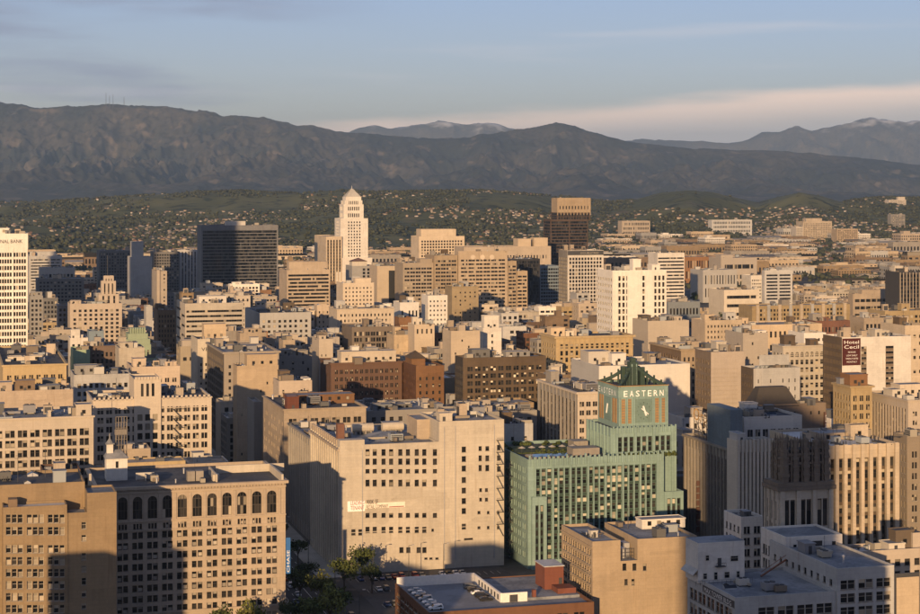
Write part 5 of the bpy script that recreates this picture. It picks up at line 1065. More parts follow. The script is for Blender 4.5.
hb('balustrade_building', 'beige block with a long cornice and narrow windows behind the ribbed tan wall', 681, 718, 349, 960, 'sand', lw='mocha', xl=650, F_=G(8, 9, gf=.4, hf=.5, zt=3.5), L_=G(12, 9, gf=.4, hf=.55, zt=3.5), cor=(.8, .9), rf='s', pens=((660, 700, 344, .5, 8, 'ivory'),))
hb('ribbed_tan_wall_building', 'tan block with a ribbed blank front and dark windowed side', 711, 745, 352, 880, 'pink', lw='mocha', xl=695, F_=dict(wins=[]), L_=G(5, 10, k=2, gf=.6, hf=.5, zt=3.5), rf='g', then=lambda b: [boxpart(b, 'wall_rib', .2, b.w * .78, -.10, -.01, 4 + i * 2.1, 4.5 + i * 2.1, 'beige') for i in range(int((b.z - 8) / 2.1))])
hb('peach_low_building', 'low peach building with evenly spaced small windows', 705, 742, 320.5, 1370, 'peach', dep=26, F_=G(10, 6, gf=.35, hf=.4, zt=2.5), rf='g')
hb('grey_beige_block', 'plain grey beige block with a white roof box', 743, 768, 333, 1010, 'beige', dep=24, F_=G(4, 6, gf=.25, hf=.35, zt=4, skip=.6), pens=((758, 768, 331, .05, 8, 'white'),))
hb('arched_attic_building', 'white gridded block with an attic of small arched windows', 783, 826, 346, 935, 'ivory', xl=772, F_=G(8, 10, gf=.55, hf=.56, zt=2.5, arch=True, frame=FRW), rf='w', cor=(.4, .5), L_=G(3, 10, gf=.4, hf=.5, zt=3))
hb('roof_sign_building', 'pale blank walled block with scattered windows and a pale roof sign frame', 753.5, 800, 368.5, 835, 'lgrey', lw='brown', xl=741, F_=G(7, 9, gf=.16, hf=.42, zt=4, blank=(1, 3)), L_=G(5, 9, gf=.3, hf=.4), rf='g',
   then=lambda b: (lambda m: ([m.bar((b.w * (.2 + .1 * i), 3, b.z), (b.w * (.2 + .1 * i), 3, b.z + 7), .2) for i in range(7)], m.box(b.w * .18, b.w * .82, 2.7, 2.9, b.z + 2, b.z + 6.8, 1, bottom=True), m.build('roof_sign', [METD, wm('lgrey')], b.root)))(MB()))
def cecil(b):
    redw = wall_mat('painted_red', (.085, .018, .016)); x0, x1 = .15, b.fx(860.5); zt, zb_ = b.fz(338.5, 2), b.fz(365.5, 2)
    s = boxpart(b, 'painted_sign', x0, x1, -.10, -.005, zb_, zt, redw); w = x1 - x0
    for t, f0, f1, zf, h in (('Hotel', .1, .9, .80, .12), ('Cecil', .1, .9, .62, .13), ('700 ROOMS', .3, .72, .46, .06), ('LOW DAILY', .22, .82, .34, .06), ('WEEKLY RATES', .18, .86, .22, .06), ('MONTHLY', .24, .80, .10, .06)):
        lettering(s, t, (x0 + w * f0, -.14, zb_ + (zt - zb_) * zf), w * (f1 - f0), (zt - zb_) * h, mat=WHT)
    for xa, xb in ((861, 866.5), (885.5, 893.5)):
        for k in range(9):
            a0, a1 = b.fx(xa), b.fx(xb); z = b.z - 5 - k * 2.6
            boxpart(b, 'light_well_spandrel', a0, a1, -.08, -.01, z - 1.3, z, 'mocha'); 
            put('window', window_mesh(a1 - a0 - .1, 1.2, FRD, GL, False), b.root, ((a0 + a1) / 2, -.10, z + .62))
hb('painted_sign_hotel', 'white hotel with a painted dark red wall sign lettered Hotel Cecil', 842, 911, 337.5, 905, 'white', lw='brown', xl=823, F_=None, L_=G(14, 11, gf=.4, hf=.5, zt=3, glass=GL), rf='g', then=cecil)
hb('beige_window_block', 'beige block with dark square windows at the hotel corner', 905, 930, 325.5, 985, 'cream', dep=26, F_=G(4, 9, gf=.4, hf=.4, zt=4, skip=.4), rf='g')
hb('yellow_corner_building', 'yellow stone corner block with a dark flat roof and pier windows', 851, 872, 386, 790, 'yellow', xl=833, F_=G(3, 9, k=2, gf=.5, hf=.55, zt=3.5, gap=.2), L_=G(6, 9, gf=.45, hf=.6, zt=3.5), cor=(.9, .8), rf='d', pens=((850, 874, 375, .4, 9, 'orange'),))
hb('garden_roof_building', 'beige block with many side windows and a planted roof terrace', 908, 960, 400, 775, 'beige', xl=867, F_=G(5, 9, k=2, gf=.4, hf=.45, zt=4, gap=.3), L_=G(13, 10, gf=.5, hf=.6, zt=3.5, strip=True), cor=(.5, .6), rf='d', pens=((885, 905, 390, .5, 8, 'ivory'), (900, 925, 385, .6, 8, 'cream')))
hb('tan_side_building', 'tan block with slim paired windows at the edge of the pilastered building', 907, 955, 436, 690, 'tan', xl=893.5, F_=G(4, 10, k=2, gf=.4, hf=.5, zt=5, gap=.4), L_=G(4, 10, gf=.3, hf=.5), rf='s', cl=6)
hb('pilastered_building', 'cream building with tall pilasters and deep window bays behind the ornate tower', 824, 899.5, 446, 640, 'cream', dep=44, F_=G(8, 9, k=1, gf=.62, hf=.74, zb=5, zt=4.5, mx=.05, strip=True, rec=.8, pil=(1.3, .8), pilt=-.3, frame=FRD), rf='w', pens=((820, 857, 434, .6, 10, 'beige'),))
hb('ribbed_stone_building', 'pale ribbed stone building with a rounded corner pier in shade', 737, 774, 441, 655, 'ivory', xl=727, F_=G(9, 10, gf=.4, hf=.72, zb=5, zt=4, strip=True, rec=.6, pil=(.9, .5), pilt=-.4, glass=GLD), L_=None, rf='b', pens=((728, 745, 434, .1, 7, 'lgrey'),))
hb('grid_window_loft', 'white block with a grid of tall windows above the ribbed stone building', 744, 802, 417, 705, 'white', dep=28, F_=G(7, 9, k=2, gf=.6, hf=.66, zb=4, zt=4.5, gap=.08, glass=GLB, frame=FRD), rf='d', pens=((790, 801, 406, .4, 6, 'beige'),))
def orpheum(b):
    d = b.dep; z = b.z; m = MB()
    n = 9; y0, y1 = d * .12, d * .84; zt = z + 12
    for i in range(n):
        y = y0 + (y1 - y0) * i / (n - 1); m.bar((1.6, y, z), (1.6, y, zt), .22); m.bar((5.5, y, z), (1.6, y, zt - 3), .18)
    for q in range(5): m.bar((1.6, y0, z + 1.5 + q * 2.6), (1.6, y1, z + 1.5 + q * 2.6), .16)
    s = m.build('roof_sign_frame', METD, b.root)
    lettering(s, 'Orpheum', (1.2, y1 - .5, z + 6.0), y1 - y0 - 1, 6.4, rz=-math.pi / 2, mat=flat_mat('sign_gold', (.62, .36, .12)), ext=.15)
    m = MB()
    for k in range(8): m.box(-1.6, -.2, d * .62, d * .62 + .5, 9 + k * 2.6, 11 + k * 2.6, bottom=True)
    m.build('blade_sign', wm('redbrown'), b.root)
    boxpart(b, 'blue_stage_house', b.fx(722, 4) + 2, b.w - .2, d * .02, d * .5, z - .1, b.fz(409, 0, 4), 'bluegrey')
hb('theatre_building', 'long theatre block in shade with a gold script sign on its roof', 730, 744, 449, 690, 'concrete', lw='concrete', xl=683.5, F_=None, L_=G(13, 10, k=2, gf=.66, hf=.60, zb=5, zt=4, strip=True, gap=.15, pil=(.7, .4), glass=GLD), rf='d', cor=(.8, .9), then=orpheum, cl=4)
def mansard(b):
    m = MB(); z = b.z; w, d = b.w, b.dep; x0, x1 = -.2, w * .62
    m.face([(x0, -.2, z), (x1, -.2, z), (x1 - 4, 4, z + 8), (x0 + 4, 4, z + 8)]); m.face([(x0, d, z), (x0, -.2, z), (x0 + 4, 4, z + 8), (x0 + 4, d - 3, z + 8)]); m.face([(x1, -.2, z), (x1, d, z), (x1 - 4, d - 3, z + 8), (x1 - 4, 4, z + 8)]); m.face([(x0 + 4, 4, z + 8), (x1 - 4, 4, z + 8), (x1 - 4, d - 3, z + 8), (x0 + 4, d - 3, z + 8)]); m.face([(x1, d, z), (x0, d, z), (x0 + 4, d - 3, z + 8), (x1 - 4, d - 3, z + 8)])
    m.build('mansard_roof', wm('blackstone'), b.root)
    s = boxpart(b, 'blade_sign', w - 1.2, w - .5, -1.4, -.1, z - 22, z - 3, 'redbrown'); lettering(s, 'UNITED', (w - .6, -1.5, z - 21), 17, .5, ry=-math.pi / 2, mat=WHT)
hb('mansard_theatre', 'dark theatre block with a brown mansard roof and an upright blade sign', 755, 826, 405, 770, 'mocha', xl=744, F_=G(6, 8, gf=.2, hf=.35, skip=.4), rf='d', then=mansard, cl=3)
hb('small_grey_flats', 'small grey white corner block with paired windows beside the theatre', 741, 763, 517, 598, 'white', xl=724, F_=G(2, 8, k=2, gf=.55, hf=.55, zt=2.5, gap=.1), L_=G(4, 8, gf=.4, hf=.5, zt=2.5), rf='d', cl=3)
hb('low_roof_annex', 'low flat roofed annex below the pilastered building', 850, 935, 552, 560, 'beige', dep=30, F_=G(8, 5, gf=.5, hf=.5), rf='w', pens=((889, 905, 544, .4, 6, 'ivory'),))
hb('shadow_roof_building', 'low block with blue grey roofs and sheds behind the cream store building', 366, 452, 411, 850, 'concrete', dep=40, F_=G(9, 6, gf=.4, hf=.5), rf='b', pens=((424, 441, 404, .3, 6, 'ivory'), (374, 392, 405, .2, 8, 'bluegrey'), (395, 412, 409, .5, 7, 'dgrey')))
hb('flat_deck_building', 'broad low deck building with dark skylights next to the cream store building', 452, 537, 413, 835, 'concrete', dep=38, F_=G(9, 6, gf=.4, hf=.5), rf='b', pens=((459, 470, 403, .3, 5, 'ivory'),))
# -- east side
def flats(b):
    for i in range(9): boxpart(b, 'stair_bay', b.w * (i + .35) / 9, b.w * (i + .62) / 9, -1.2, -.02, 0, b.z + 2, 'lgrey' if i % 2 else 'cream')
hb('apartment_row', 'long yellow apartment row with pale stair bays', 752, 850, 306, 1720, 'yellow', dep=30, F_=G(27, 5, gf=.5, hf=.5, zt=2.5), rf='s', then=flats)
hb('parking_garage', 'concrete parking garage with long open decks', 853, 895, 294, 1840, 'beige', xl=848, F_=dict(G(7, 4, gf=.9, hf=.42, zb=3, zt=3, rec=1.5), glass=GLD), rf='s', pens=((862, 893, 290, .4, 14),))
hb('dark_ribbed_tower', 'dark ribbed tower with pale vertical mullions', 899, 930, 272, 1700, 'dark', dep=26, F_=dict(G(9, 16, gf=.7, hf=.85, zb=3, zt=2, strip=True, pil=(.6, .3), pilmat=wm('beige')), glass=GLT), rf='g', cat='tower')
hb('beige_loft_row', 'beige loft row with grid windows stepping in two heights', 885, 960, 311, 1520, 'yellow', dep=30, F_=G(13, 5, gf=.55, hf=.5, zt=3), rf='s')
hb('beige_low_row', 'lower beige window row beside the loft row', 864, 902, 318, 1440, 'beige', dep=24, F_=G(9, 4, gf=.55, hf=.5, zt=3), rf='s')
hb('brick_dark_row', 'low dark brick row with small windows before the garage', 816, 850, 321, 1430, 'redbrown', dep=24, F_=G(9, 4, gf=.4, hf=.45, zt=3), rf='s')
hb('teal_low_building', 'low teal roofed building with a striped front', 668, 700, 302, 1600, 'bluegrey', dep=40, F_=G(9, 3, gf=.5, hf=.4), rf='b')
hb('long_lit_roof', 'long low pale roofed market hall', 752, 822, 325, 1400, 'peach', dep=36, F_=G(14, 3, gf=.4, hf=.4), rf='s')
hb('white_tent_hall', 'low hall with a bright white pitched roof beside the hotel', 804, 826, 333, 1120, 'white', dep=22, rf='w', F_=G(5, 5, gf=.4, hf=.4))
def medal(b, x, z):
    m = MB(); n = 18
    m.face([(x + 2.6 * math.cos(2 * math.pi * i / n), -.25, z - 5 + 2.6 * math.sin(2 * math.pi * i / n)) for i in range(n)])
    for i in range(n):
        a, c = 2 * math.pi * i / n, 2 * math.pi * (i + 1) / n; m.face([(x + 2.6 * math.cos(a), 0, z - 5 + 2.6 * math.sin(a)), (x + 2.6 * math.cos(c), 0, z - 5 + 2.6 * math.sin(c)), (x + 2.6 * math.cos(c), -.25, z - 5 + 2.6 * math.sin(c)), (x + 2.6 * math.cos(a), -.25, z - 5 + 2.6 * math.sin(a))])
    m.build('medallion', wm('cream'), b.root)
# far landmarks on the slopes
hb('hospital_building', 'large cream hospital block with stepped wings on the slope among trees', 803, 832, 221.5, 4700, 'cream', dep=40, F_=G(14, 8, gf=.4, hf=.5, zt=4), rf='s', pens=((806, 822, 218.5, .4, 20),))
hb('hospital_wing', 'low cream wing beside the stepped hospital block', 796, 803, 226.5, 4680, 'cream', dep=30, F_=G(5, 6, gf=.4, hf=.5, zt=4), rf='s')
hb('slab_flats', 'pale slab of flats standing alone among trees on the slope', 891, 905, 214.5, 5200, 'concrete', dep=20, F_=G(5, 11, gf=.5, hf=.5), rf='s')
hb('ridge_flats', 'cream flats on the crest of the wooded ridge', 889, 906, 200, 6500, 'cream', dep=30, F_=G(5, 12, gf=.5, hf=.5), rf='s', pens=((898, 905, 197, .3, 12),))
hb('college_hall', 'long pale college hall at the foot of the wooded slope', 837, 858, 229, 4500, 'sand', dep=30, F_=G(9, 5, gf=.5, hf=.5), rf='s')
hb('slope_school', 'long peach school building below the open green hill', 622, 650, 221, 4700, 'peach', dep=30, F_=G(12, 4, gf=.5, hf=.5), rf='s')
hb('slope_flats', 'long row of pale flats below the double green hill', 712, 752, 220, 4900, 'lgrey', dep=26, F_=G(16, 4, gf=.5, hf=.5), rf='s')
flush()
def zone_of(px): return 'before the dark banded slab district' if px < 180 else 'behind the dark banded slab' if px < 290 else 'behind the white civic tower' if px < 480 else 'behind the brown banded tower' if px < 640 else 'below the double green hill' if px < 775 else 'below the hospital slope'
# ================================================================ towers beside the view whose shadows reach into it
def tall_tower(name, label, x0, x1, y0, depth, h, wall, bands):
    b = Bld(name, label, None, None, wall, 'tower', 'office towers outside the view', loc=(x0, y0)); b.near = False
    w = (x1 - x0) / CT
    b.tier(0, 0, w, depth, 0, h, F_=G(1, bands, gf=.98, hf=.5, zb=8, zt=6, mx=.01, glass=GLT), L_=G(1, bands, gf=.98, hf=.5, zb=8, zt=6, mx=.01, glass=GLT), R_=G(1, bands, gf=.98, hf=.5, zb=8, zt=6, mx=.01, glass=GLT), rf='g')
    b.pent(w * .2, depth * .2, w * .6, depth * .6, h, h + 6, win=False)
tall_tower('unseen_shade_tower', 'tall pale residential tower beyond the edge of the view, behind the viewpoint', -43, -4, -75, 34, 172, 'lgrey', 50)  # unseen tower added behind the viewpoint to shade the right foreground
tall_tower('glass_office_tower', 'dark glass office tower beyond the view, beside the terraced government block', -492, -440, 1330, 40, 235, 'dgrey', 56)
tall_tower('granite_office_tower', 'granite office tower beyond the view, between two glass towers', -577, -520, 1320, 42, 250, 'mocha', 60)
tall_tower('stone_office_tower', 'pale stone office tower beyond the view, above the bank tower', -670, -612, 1340, 44, 245, 'beige', 58)
for nm, lb, xa, xb, h_ in (('brick_shade_block', 'brick loft block below the view, before the tan office block', -159, -143, 66), ('stone_shade_block', 'stone loft block below the view, before the street canyon trees', -106, -82, 54), ('narrow_shade_block', 'narrow loft block below the view, before the parking lot', -69, -52, 62), ('corner_shade_block', 'loft block below the view, before the pale loft building', 54, 78, 71)):  # unseen blocks added to cast shade on the foreground; labels also seed the tone
    b = Bld(nm, lb, None, None, 'sand' if 'stone' in nm else 'brick', 'building', None, loc=(xa, 322 if xa < 0 else 286)); b.near = False
    b.tier(0, 0, (xb - xa) / CT, 16, 0, h_, F_=G(6, 13, gf=.5, hf=.5), L_=G(4, 13, gf=.5, hf=.5), rf='g')
# ================================================================ streets
s_w = to_st((285.5 - 460) * 606 / F, 606)[0]; s_e = to_st((340 - 460) * 680 / F, 680)[0]
SC = (s_w + s_e) / 2 - 1
asphalt = roof_mat('asphalt', (.040, .040, .042), (.062, .061, .060)); pave = roof_mat('pavement_concrete', (.22, .21, .19), (.30, .285, .26)); paint = flat_mat('road_paint', (.66, .65, .60), .8)
def st_box(name, s0, s1, t0, t1, z0, z1, mat, parent=None, kind=None):
    m = MB(); m.box(s0, s1, t0, t1, z0, z1); o = m.build(name, mat, parent)
    if parent is None: o.rotation_euler = (0, 0, TH)
    if kind: tag(o, kind=kind)
    return o
road = st_box('road', SC - 8.5, SC + 8.5, 380, 2000, -.5, .006, asphalt, kind='structure')
for a, c, t0, t1 in ((s_w, SC - 8.52, 400, 668), (SC + 8.52, s_e, 662, 1960), (s_w - 5, SC - 8.52, 690, 1960)): st_box('pavement', a, c, t0, t1, -.4, .15, pave, kind='structure')
for ds in (-5.6, -2.8, 0, 2.8, 5.6):
    for k in range(60): st_box('lane_marking', SC + ds - .08, SC + ds + .08, 520 + k * 9, 520 + k * 9 + (3.2 if ds else 8.9), .008, .014, paint, road)
F3s, F3t = to_st((340 - 460) * 680 / F, 680)
st_box('cross_road', s_e - 2, s_e + 260, F3t - 96, F3t - 84, -.5, .010, asphalt, kind='structure')
lot = st_box('parking_lot', s_e + .5, s_e + 62, F3t - 70, F3t - 1, -.4, .018, roof_mat('lot_asphalt', (.055, .055, .058), (.085, .083, .08)), kind='structure')
for i in range(22): 
    for t in (F3t - 14, F3t - 32, F3t - 56): st_box('bay_marking', s_e + 4 + i * 2.6, s_e + 4.1 + i * 2.6, t, t + 5, .020, .026, paint, lot)
# ================================================================ cars
def car_mesh(kind):
    m = MB(); L, Wd = (4.6, 1.8); x = Wd / 2
    prof = [(-2.3, .35), (2.3, .35), (2.3, .75), (1.9, .9), (.95, .98), (.35, 1.42), (-1.2, 1.45), (-1.95, 1.0), (-2.3, .92)] if kind == 0 else [(-2.4, .4), (2.3, .4), (2.3, .9), (1.7, 1.1), (1.2, 1.15), (.7, 1.75), (-2.1, 1.78), (-2.35, 1.1)]
    n = len(prof)
    tp = lambda y, z: x * (.80 if z > 1.2 else 1.0)
    for i in range(n):
        (y0, z0), (y1, z1) = prof[i], prof[(i + 1) % n]
        glass = (kind == 0 and i in (4, 6)) or (kind == 1 and i in (4, 6))
        m.face([(-tp(y0, z0), y0, z0), (tp(y0, z0), y0, z0), (tp(y1, z1), y1, z1), (-tp(y1, z1), y1, z1)], 1 if glass else 0)
    lo = [p for p in prof if p[1] <= 1.16]
    for sg in (-1, 1):
        pts = [(sg * tp(*p), p[0], p[1]) for p in prof]; m.face(pts if sg > 0 else pts[::-1], 0)
        top = [p for p in prof if p[1] > .93]; ys = [p[0] for p in top]; zt = max(p[1] for p in top)
        a0, a1 = min(ys) + .35, max(ys) - .3
        m.face([(sg * (x + .005), a0, 1.0), (sg * (x + .005), a1, 1.0), (sg * (x * .82 + .005), a1 - .5, zt - .1), (sg * (x * .82 + .005), a0 + .35, zt - .1)][::sg], 1)
        for y in (-1.45, 1.4):
            c = [(math.cos(math.pi * 2 * i / 10) * .33, math.sin(math.pi * 2 * i / 10) * .33) for i in range(10)]
            m.face([(sg * (x + .02), y + p, .33 + q) for p, q in c][::sg], 2)
            for i in range(10):
                p, q = c[i], c[(i + 1) % 10]; m.face([(sg * (x + .02), y + p[0], .33 + p[1]), (sg * (x + .02), y + q[0], .33 + q[1]), (sg * (x - .2), y + q[0], .33 + q[1]), (sg * (x - .2), y + p[0], .33 + p[1])], 2)
    return m
tyre = flat_mat('tyre', (.02, .02, .02), .9); cg = flat_mat('car_glass', (.015, .017, .02), .08)
CARC = dict(white=(.72, .72, .70), silver=(.42, .43, .44), black=(.02, .02, .022), grey=(.12, .125, .13), red=(.30, .03, .025), blue=(.04, .08, .20))
CARM = {}
for cn, c in CARC.items():
    cp = flat_mat('car_paint_' + cn, c, .3)
    for k in (0, 1): CARM[cn, k] = car_mesh(k).mesh('car', [cp, cg, tyre])
def put_car(x, y, z, rz, cn, k, where, group):
    o = put('parked_car', CARM[cn, k], None, (x, y, z), rz)
    tag(o, f"{cn} {'van' if k else 'saloon car'} parked {where}", 'car', group)
rc = random.Random(11)
def from_local(b, lx, ly): return (b.X + lx * CT - ly * ST, b.Y + lx * ST + ly * CT)
pw = PK.fx(594)
for i, (cn, k) in enumerate((('white', 1), ('silver', 0), ('white', 0), ('silver', 1), ('grey', 0), ('white', 0), ('silver', 0))):
    x, y = from_local(PK, 4.5 + rc.uniform(-.2, .2), 8 + i * 4.4); put_car(x, y, PKZ + .02, TH + math.pi / 2, cn, k, 'along the outer parapet of the brick parking roof', 'cars on the parking roof')
for i, (cn, k) in enumerate((('black', 0), ('black', 1), ('white', 0), ('black', 0), ('grey', 1))):
    x, y = from_local(PK, pw * .5 - 4.0, 16 + i * 4.6); put_car(x, y, PKZ + .02, TH - math.pi / 2, cn, k, 'beside the white divider wall of the parking roof', 'cars on the parking roof')
for row, t in enumerate((F3t - 11.4, F3t - 29.4, F3t - 53.4)):
    for i in range(16):
        if rc.random() < .25: continue
        x, y = from_st(s_e + 5.4 + i * 2.6, t); cn = rc.choice(list(CARC)); k = rc.random() < .3
        put_car(x, y, .03, TH + (0 if row else math.pi), cn, int(k), ('against the cream store wall', 'in the middle row of the parking lot', 'in the outer row of the parking lot')[row], 'cars in the parking lot')
for i in range(34):
    side = rc.choice((-1, 1)); lane = rc.choice((7.2, 4.2, 1.4)); x, y = from_st(SC + side * lane, 560 + i * 13 + rc.uniform(-3, 3))
    put_car(x, y, .01, TH + (0 if side > 0 else math.pi), rc.choice(list(CARC)), int(rc.random() < .3), 'in the shaded street canyon', 'cars in the street canyon')
# ================================================================ street lamps
def lamp(s, t, h, label):
    x, y = from_st(s, t); r = put('street_lamp', None, None, (x, y, 0), TH); tag(r, label, 'street lamp', 'street lamps by the parking lot')
    m = MB(); m.cyl(0, 0, 0, h, .14, .09, n=8); m.cyl(0, 0, 0, .6, .3, n=8); m.build('pole', METD, r)
    m = MB(); m.bar((0, 0, h - .1), (1.6, 0, h + .1), .12); m.build('arm', METD, r); m = MB(); m.box(1.1, 2.1, -.25, .25, h, h + .22, bottom=True); m.build('lamp_head', MET, r)
for px in (373, 408.5, 443.5):
    X, Y = (px - 460) * 664 / F, 664 + (px - 373) * .1; s_, t_ = to_st(X, Y); lamp(s_, t_, 13.5, 'tall dark lamp post standing before the cream store wall')
for t in (600, 640, 690, 740): lamp(SC + 10, t, 9, 'street lamp on the pavement of the shaded street canyon'); 
# ================================================================ trees
def tree_meshes(seed, h, r, leaf, n=900):
    q = random.Random(seed); tr = MB(); base = h * .42
    tr.cyl(0, 0, 0, base, h * .028, h * .018, n=7, cap=False); ends = []
    for i in range(7):
        a = i * 2.4 + q.uniform(-.3, .3); rr = r * q.uniform(.4, .75); e = (math.cos(a) * rr, math.sin(a) * rr, base + (h - base) * q.uniform(.3, .75))
        mid = (e[0] * .4, e[1] * .4, base + (e[2] - base) * .55); tr.bar((0, 0, base * .85), mid, h * .02); tr.bar(mid, e, h * .012); ends.append(e)
    ends.append((0, 0, h * .86)); tr.bar((0, 0, base * .9), (0, 0, h * .8), h * .016)
    cr = MB(); lobes = [(Vector(e), r * q.uniform(.32, .52)) for e in ends]
    for i in range(n):
        c, R_ = lobes[q.randrange(len(lobes))]; v = Vector((q.gauss(0, 1), q.gauss(0, 1), q.gauss(0, .8))); p = c + v.normalized() * R_ * q.uniform(.35, 1.1)
        a = Vector((q.gauss(0, 1), q.gauss(0, 1), q.gauss(0, 1))).normalized(); d = a.cross(Vector((q.gauss(0, 1), q.gauss(0, 1), q.gauss(0, 1)))).normalized(); s_ = r * q.uniform(.07, .13)
        cr.face([tuple(p - a * s_), tuple(p + d * s_ * .6), tuple(p + a * s_), tuple(p - d * s_ * .6)])
    return tr, cr
bark = wall_mat('bark', (.09, .065, .045))
TREES = []
for i, (h, r, lf) in enumerate(((11, 4.6, LEAF), (13, 5.2, LEAFY), (9, 4.2, LEAFD), (12, 5.6, LEAF))):
    a, c = tree_meshes(30 + i, h, r, lf); TREES.append((a.mesh('trunk', [bark]), c.mesh('crown', [lf])))
def put_tree(x, y, z, k, s_, label, group):
    r = put('street_tree', None, None, (x, y, z), rc.uniform(0, 6.28)); r.scale = (s_, s_, s_ * rc.uniform(.9, 1.15)); tag(r, label, 'tree', group)
    put('trunk', TREES[k][0], r); put('crown', TREES[k][1], r)
kinds = ['mid green leafy', 'yellow green leafy', 'dark green rounded', 'broad mid green']
for (px, py, k) in ((352, 566, 1), (362, 578, 0), (344, 590, 3), (372, 590, 2), (300, 600, 0), (322, 606, 1), (305, 585, 2), (338, 622, 0), (313, 630, 3), (292, 630, 2), (250, 646, 1), (225, 648, 0), (330, 630, 1), (298, 560, 2), (280, 545, 2)):
    D = F * HC / (py + 3 - YH); put_tree((px - 460) * D / F, D, 0, k, 1.05, kinds[k] + ' street tree beside the shaded street canyon', 'street trees by the canyon')
for i in range(70):                       # single trees between the low blocks
    D = rc.uniform(1500, 3000); px = rc.choice((rc.uniform(0, 330), rc.uniform(640, 920), rc.uniform(120, 200))); k = rc.choice((0, 2, 2, 3))
    put_tree((px - 460) * D / F, D, 0, k, rc.uniform(.8, 1.5), kinds[k] + ' tree among the low blocks ' + zone_of(px), 'trees among the low blocks')
# ================================================================ low buildings filling the blocks
COLS = 1000
sky_ = np.full(COLS, 1e9)
def cols_of(pts):
    xs = [460 + F * p[0] / p[1] for p in pts]; return max(0, int(min(xs)) + 40), min(COLS, int(max(xs)) + 41)
def corners(f): return [from_st(f[0], f[2]), from_st(f[1], f[2]), from_st(f[1], f[3]), from_st(f[0], f[3])]
fill = random.Random(21)
lots = []
def free(s0, s1, t0, t1):
    for f in FOOT:
        if s0 < f[1] + .6 and s1 > f[0] - .6 and t0 < f[3] + .6 and t1 > f[2] - .6: return False
    return True
for bi in range(-12, 22):
    for bj in range(0, 10):
        sb0, sb1 = SC + 14 + bi * 122, SC + 14 + bi * 122 + 96; tb0 = 705 + bj * 178; tb1 = tb0 + 160
        for half in (0, 1):
            s0h, s1h = (sb0, sb0 + 47) if half == 0 else (sb0 + 49, sb1); t = tb0
            while t < tb1 - 8:
                d = fill.uniform(12, 24); t1 = min(tb1, t + d); s = s0h
                while s < s1h - 8:
                    w = fill.uniform(13, 34); e = min(s1h, s + w)
                    if s1h - e < 8: e = s1h
                    lots.append((s, e, t, t1 - .4)); s = e + .5
                t = t1
for f in [(SC - 9, SC + 9, 0, 3000), (s_e, s_e + 64, F3t - 72, F3t)]: FOOT.append((*f, .02))
real = [f for f in FOOT if f[4] > 3]
HERO = []
for f in real:
    cs = corners(f); a, e = cols_of(cs); dn = min(p[1] for p in cs)
    if dn > 300: HERO.append((dn, a, e, YH + F * (HC - f[4]) / dn))
cand = []
for (s0, s1, t0, t1) in lots:
    x, y = from_st((s0 + s1) / 2, (t0 + t1) / 2)
    if y < 690 or y > 2450 or abs(x / y) > .265: continue
    # shrink a lot that a larger building already covers
    if not free(s0, s1, t0, t1):
        if free(s0, (s0 + s1) / 2, t0, t1): s1 = (s0 + s1) / 2
        elif free((s0 + s1) / 2, s1, t0, t1): s0 = (s0 + s1) / 2
        elif free(s0, s1, (t0 + t1) / 2, t1): t0 = (t0 + t1) / 2
        else: continue
    if s1 - s0 < 6 or t1 - t0 < 5: continue
    px = 460 + F * x / y
    h = fill.choice((8, 10, 13, 16, 19)) if y > 1250 else fill.choice((10, 14, 18, 23, 28, 33))
    if y > 1500 and px > 640: h = fill.choice((6, 7, 9, 11, 14))
    if y > 1250 and px < 330: h = fill.choice((10, 14, 18, 24, 30))
    # taller inside the old core, but never so tall that it hides the larger building behind it
    if 1000 < y < 1800 and 180 < px < 650: h = fill.choice((14, 20, 26, 32, 38, 42))
    if 690 < y <= 1000: h = fill.choice((12, 18, 24, 30, 36))
    h *= fill.uniform(.9, 1.1)
    a, e = cols_of(corners((s0, s1, t0, t1))); yn = min(p[1] for p in corners((s0, s1, t0, t1)))
    for hd, ha, he, hy in HERO:
        if hd > yn - 5 and min(e, he) - max(a, ha) > 1:
            vis_ = 26 if hd > 1200 else 48
            if hd > 1700: vis_ = 42
            h = min(h, HC - (hy + vis_ - YH) * yn / F)
    if h < 6: continue
    cand.append((y, s0, s1, t0, t1, h))
allb = [(min(c[1] for c in corners(f)), f, None) for f in real] + [(min(p[1] for p in corners(c[1:5])), (*c[1:5], c[5]), c) for c in cand]
allb.sort(key=lambda a: a[0])
keep = []
for d, f, c in allb:
    cs = corners(f); a, e = cols_of(cs)
    if e <= a: continue
    back = max(p[1] for p in cs); yt = YH + F * (HC - f[4]) / back; yf = YH + F * (HC - f[4]) / min(p[1] for p in cs)
    vis = np.count_nonzero(sky_[a:e] > yt + 1.0)
    if c is not None and vis >= 3: keep.append((vis, c))
    if c is None or vis >= 3: sky_[a:e] = np.minimum(sky_[a:e], yf)
keep.sort(key=lambda a: -a[0])
FW = ['cream', 'beige', 'ivory', 'sand', 'peach', 'pink', 'concrete', 'white', 'lgrey', 'tan', 'orange', 'mocha', 'yellow', 'grey', 'brick']
FN = dict(cream='cream', beige='beige', ivory='ivory', sand='sand coloured', peach='peach', pink='pink', concrete='bare concrete', white='white', lgrey='light grey', tan='tan', orange='orange brick', mocha='brown', yellow='yellow', grey='grey', brick='dark brick')
WEI = [6, 5, 6, 4, 4, 3, 5, 6, 7, 3, 2, 4, 3, 5, 3]
RN = dict(g='a grey roof', w='a white roof', d='a black tarred roof', s='a sandy gravel roof', b='a blue grey roof')
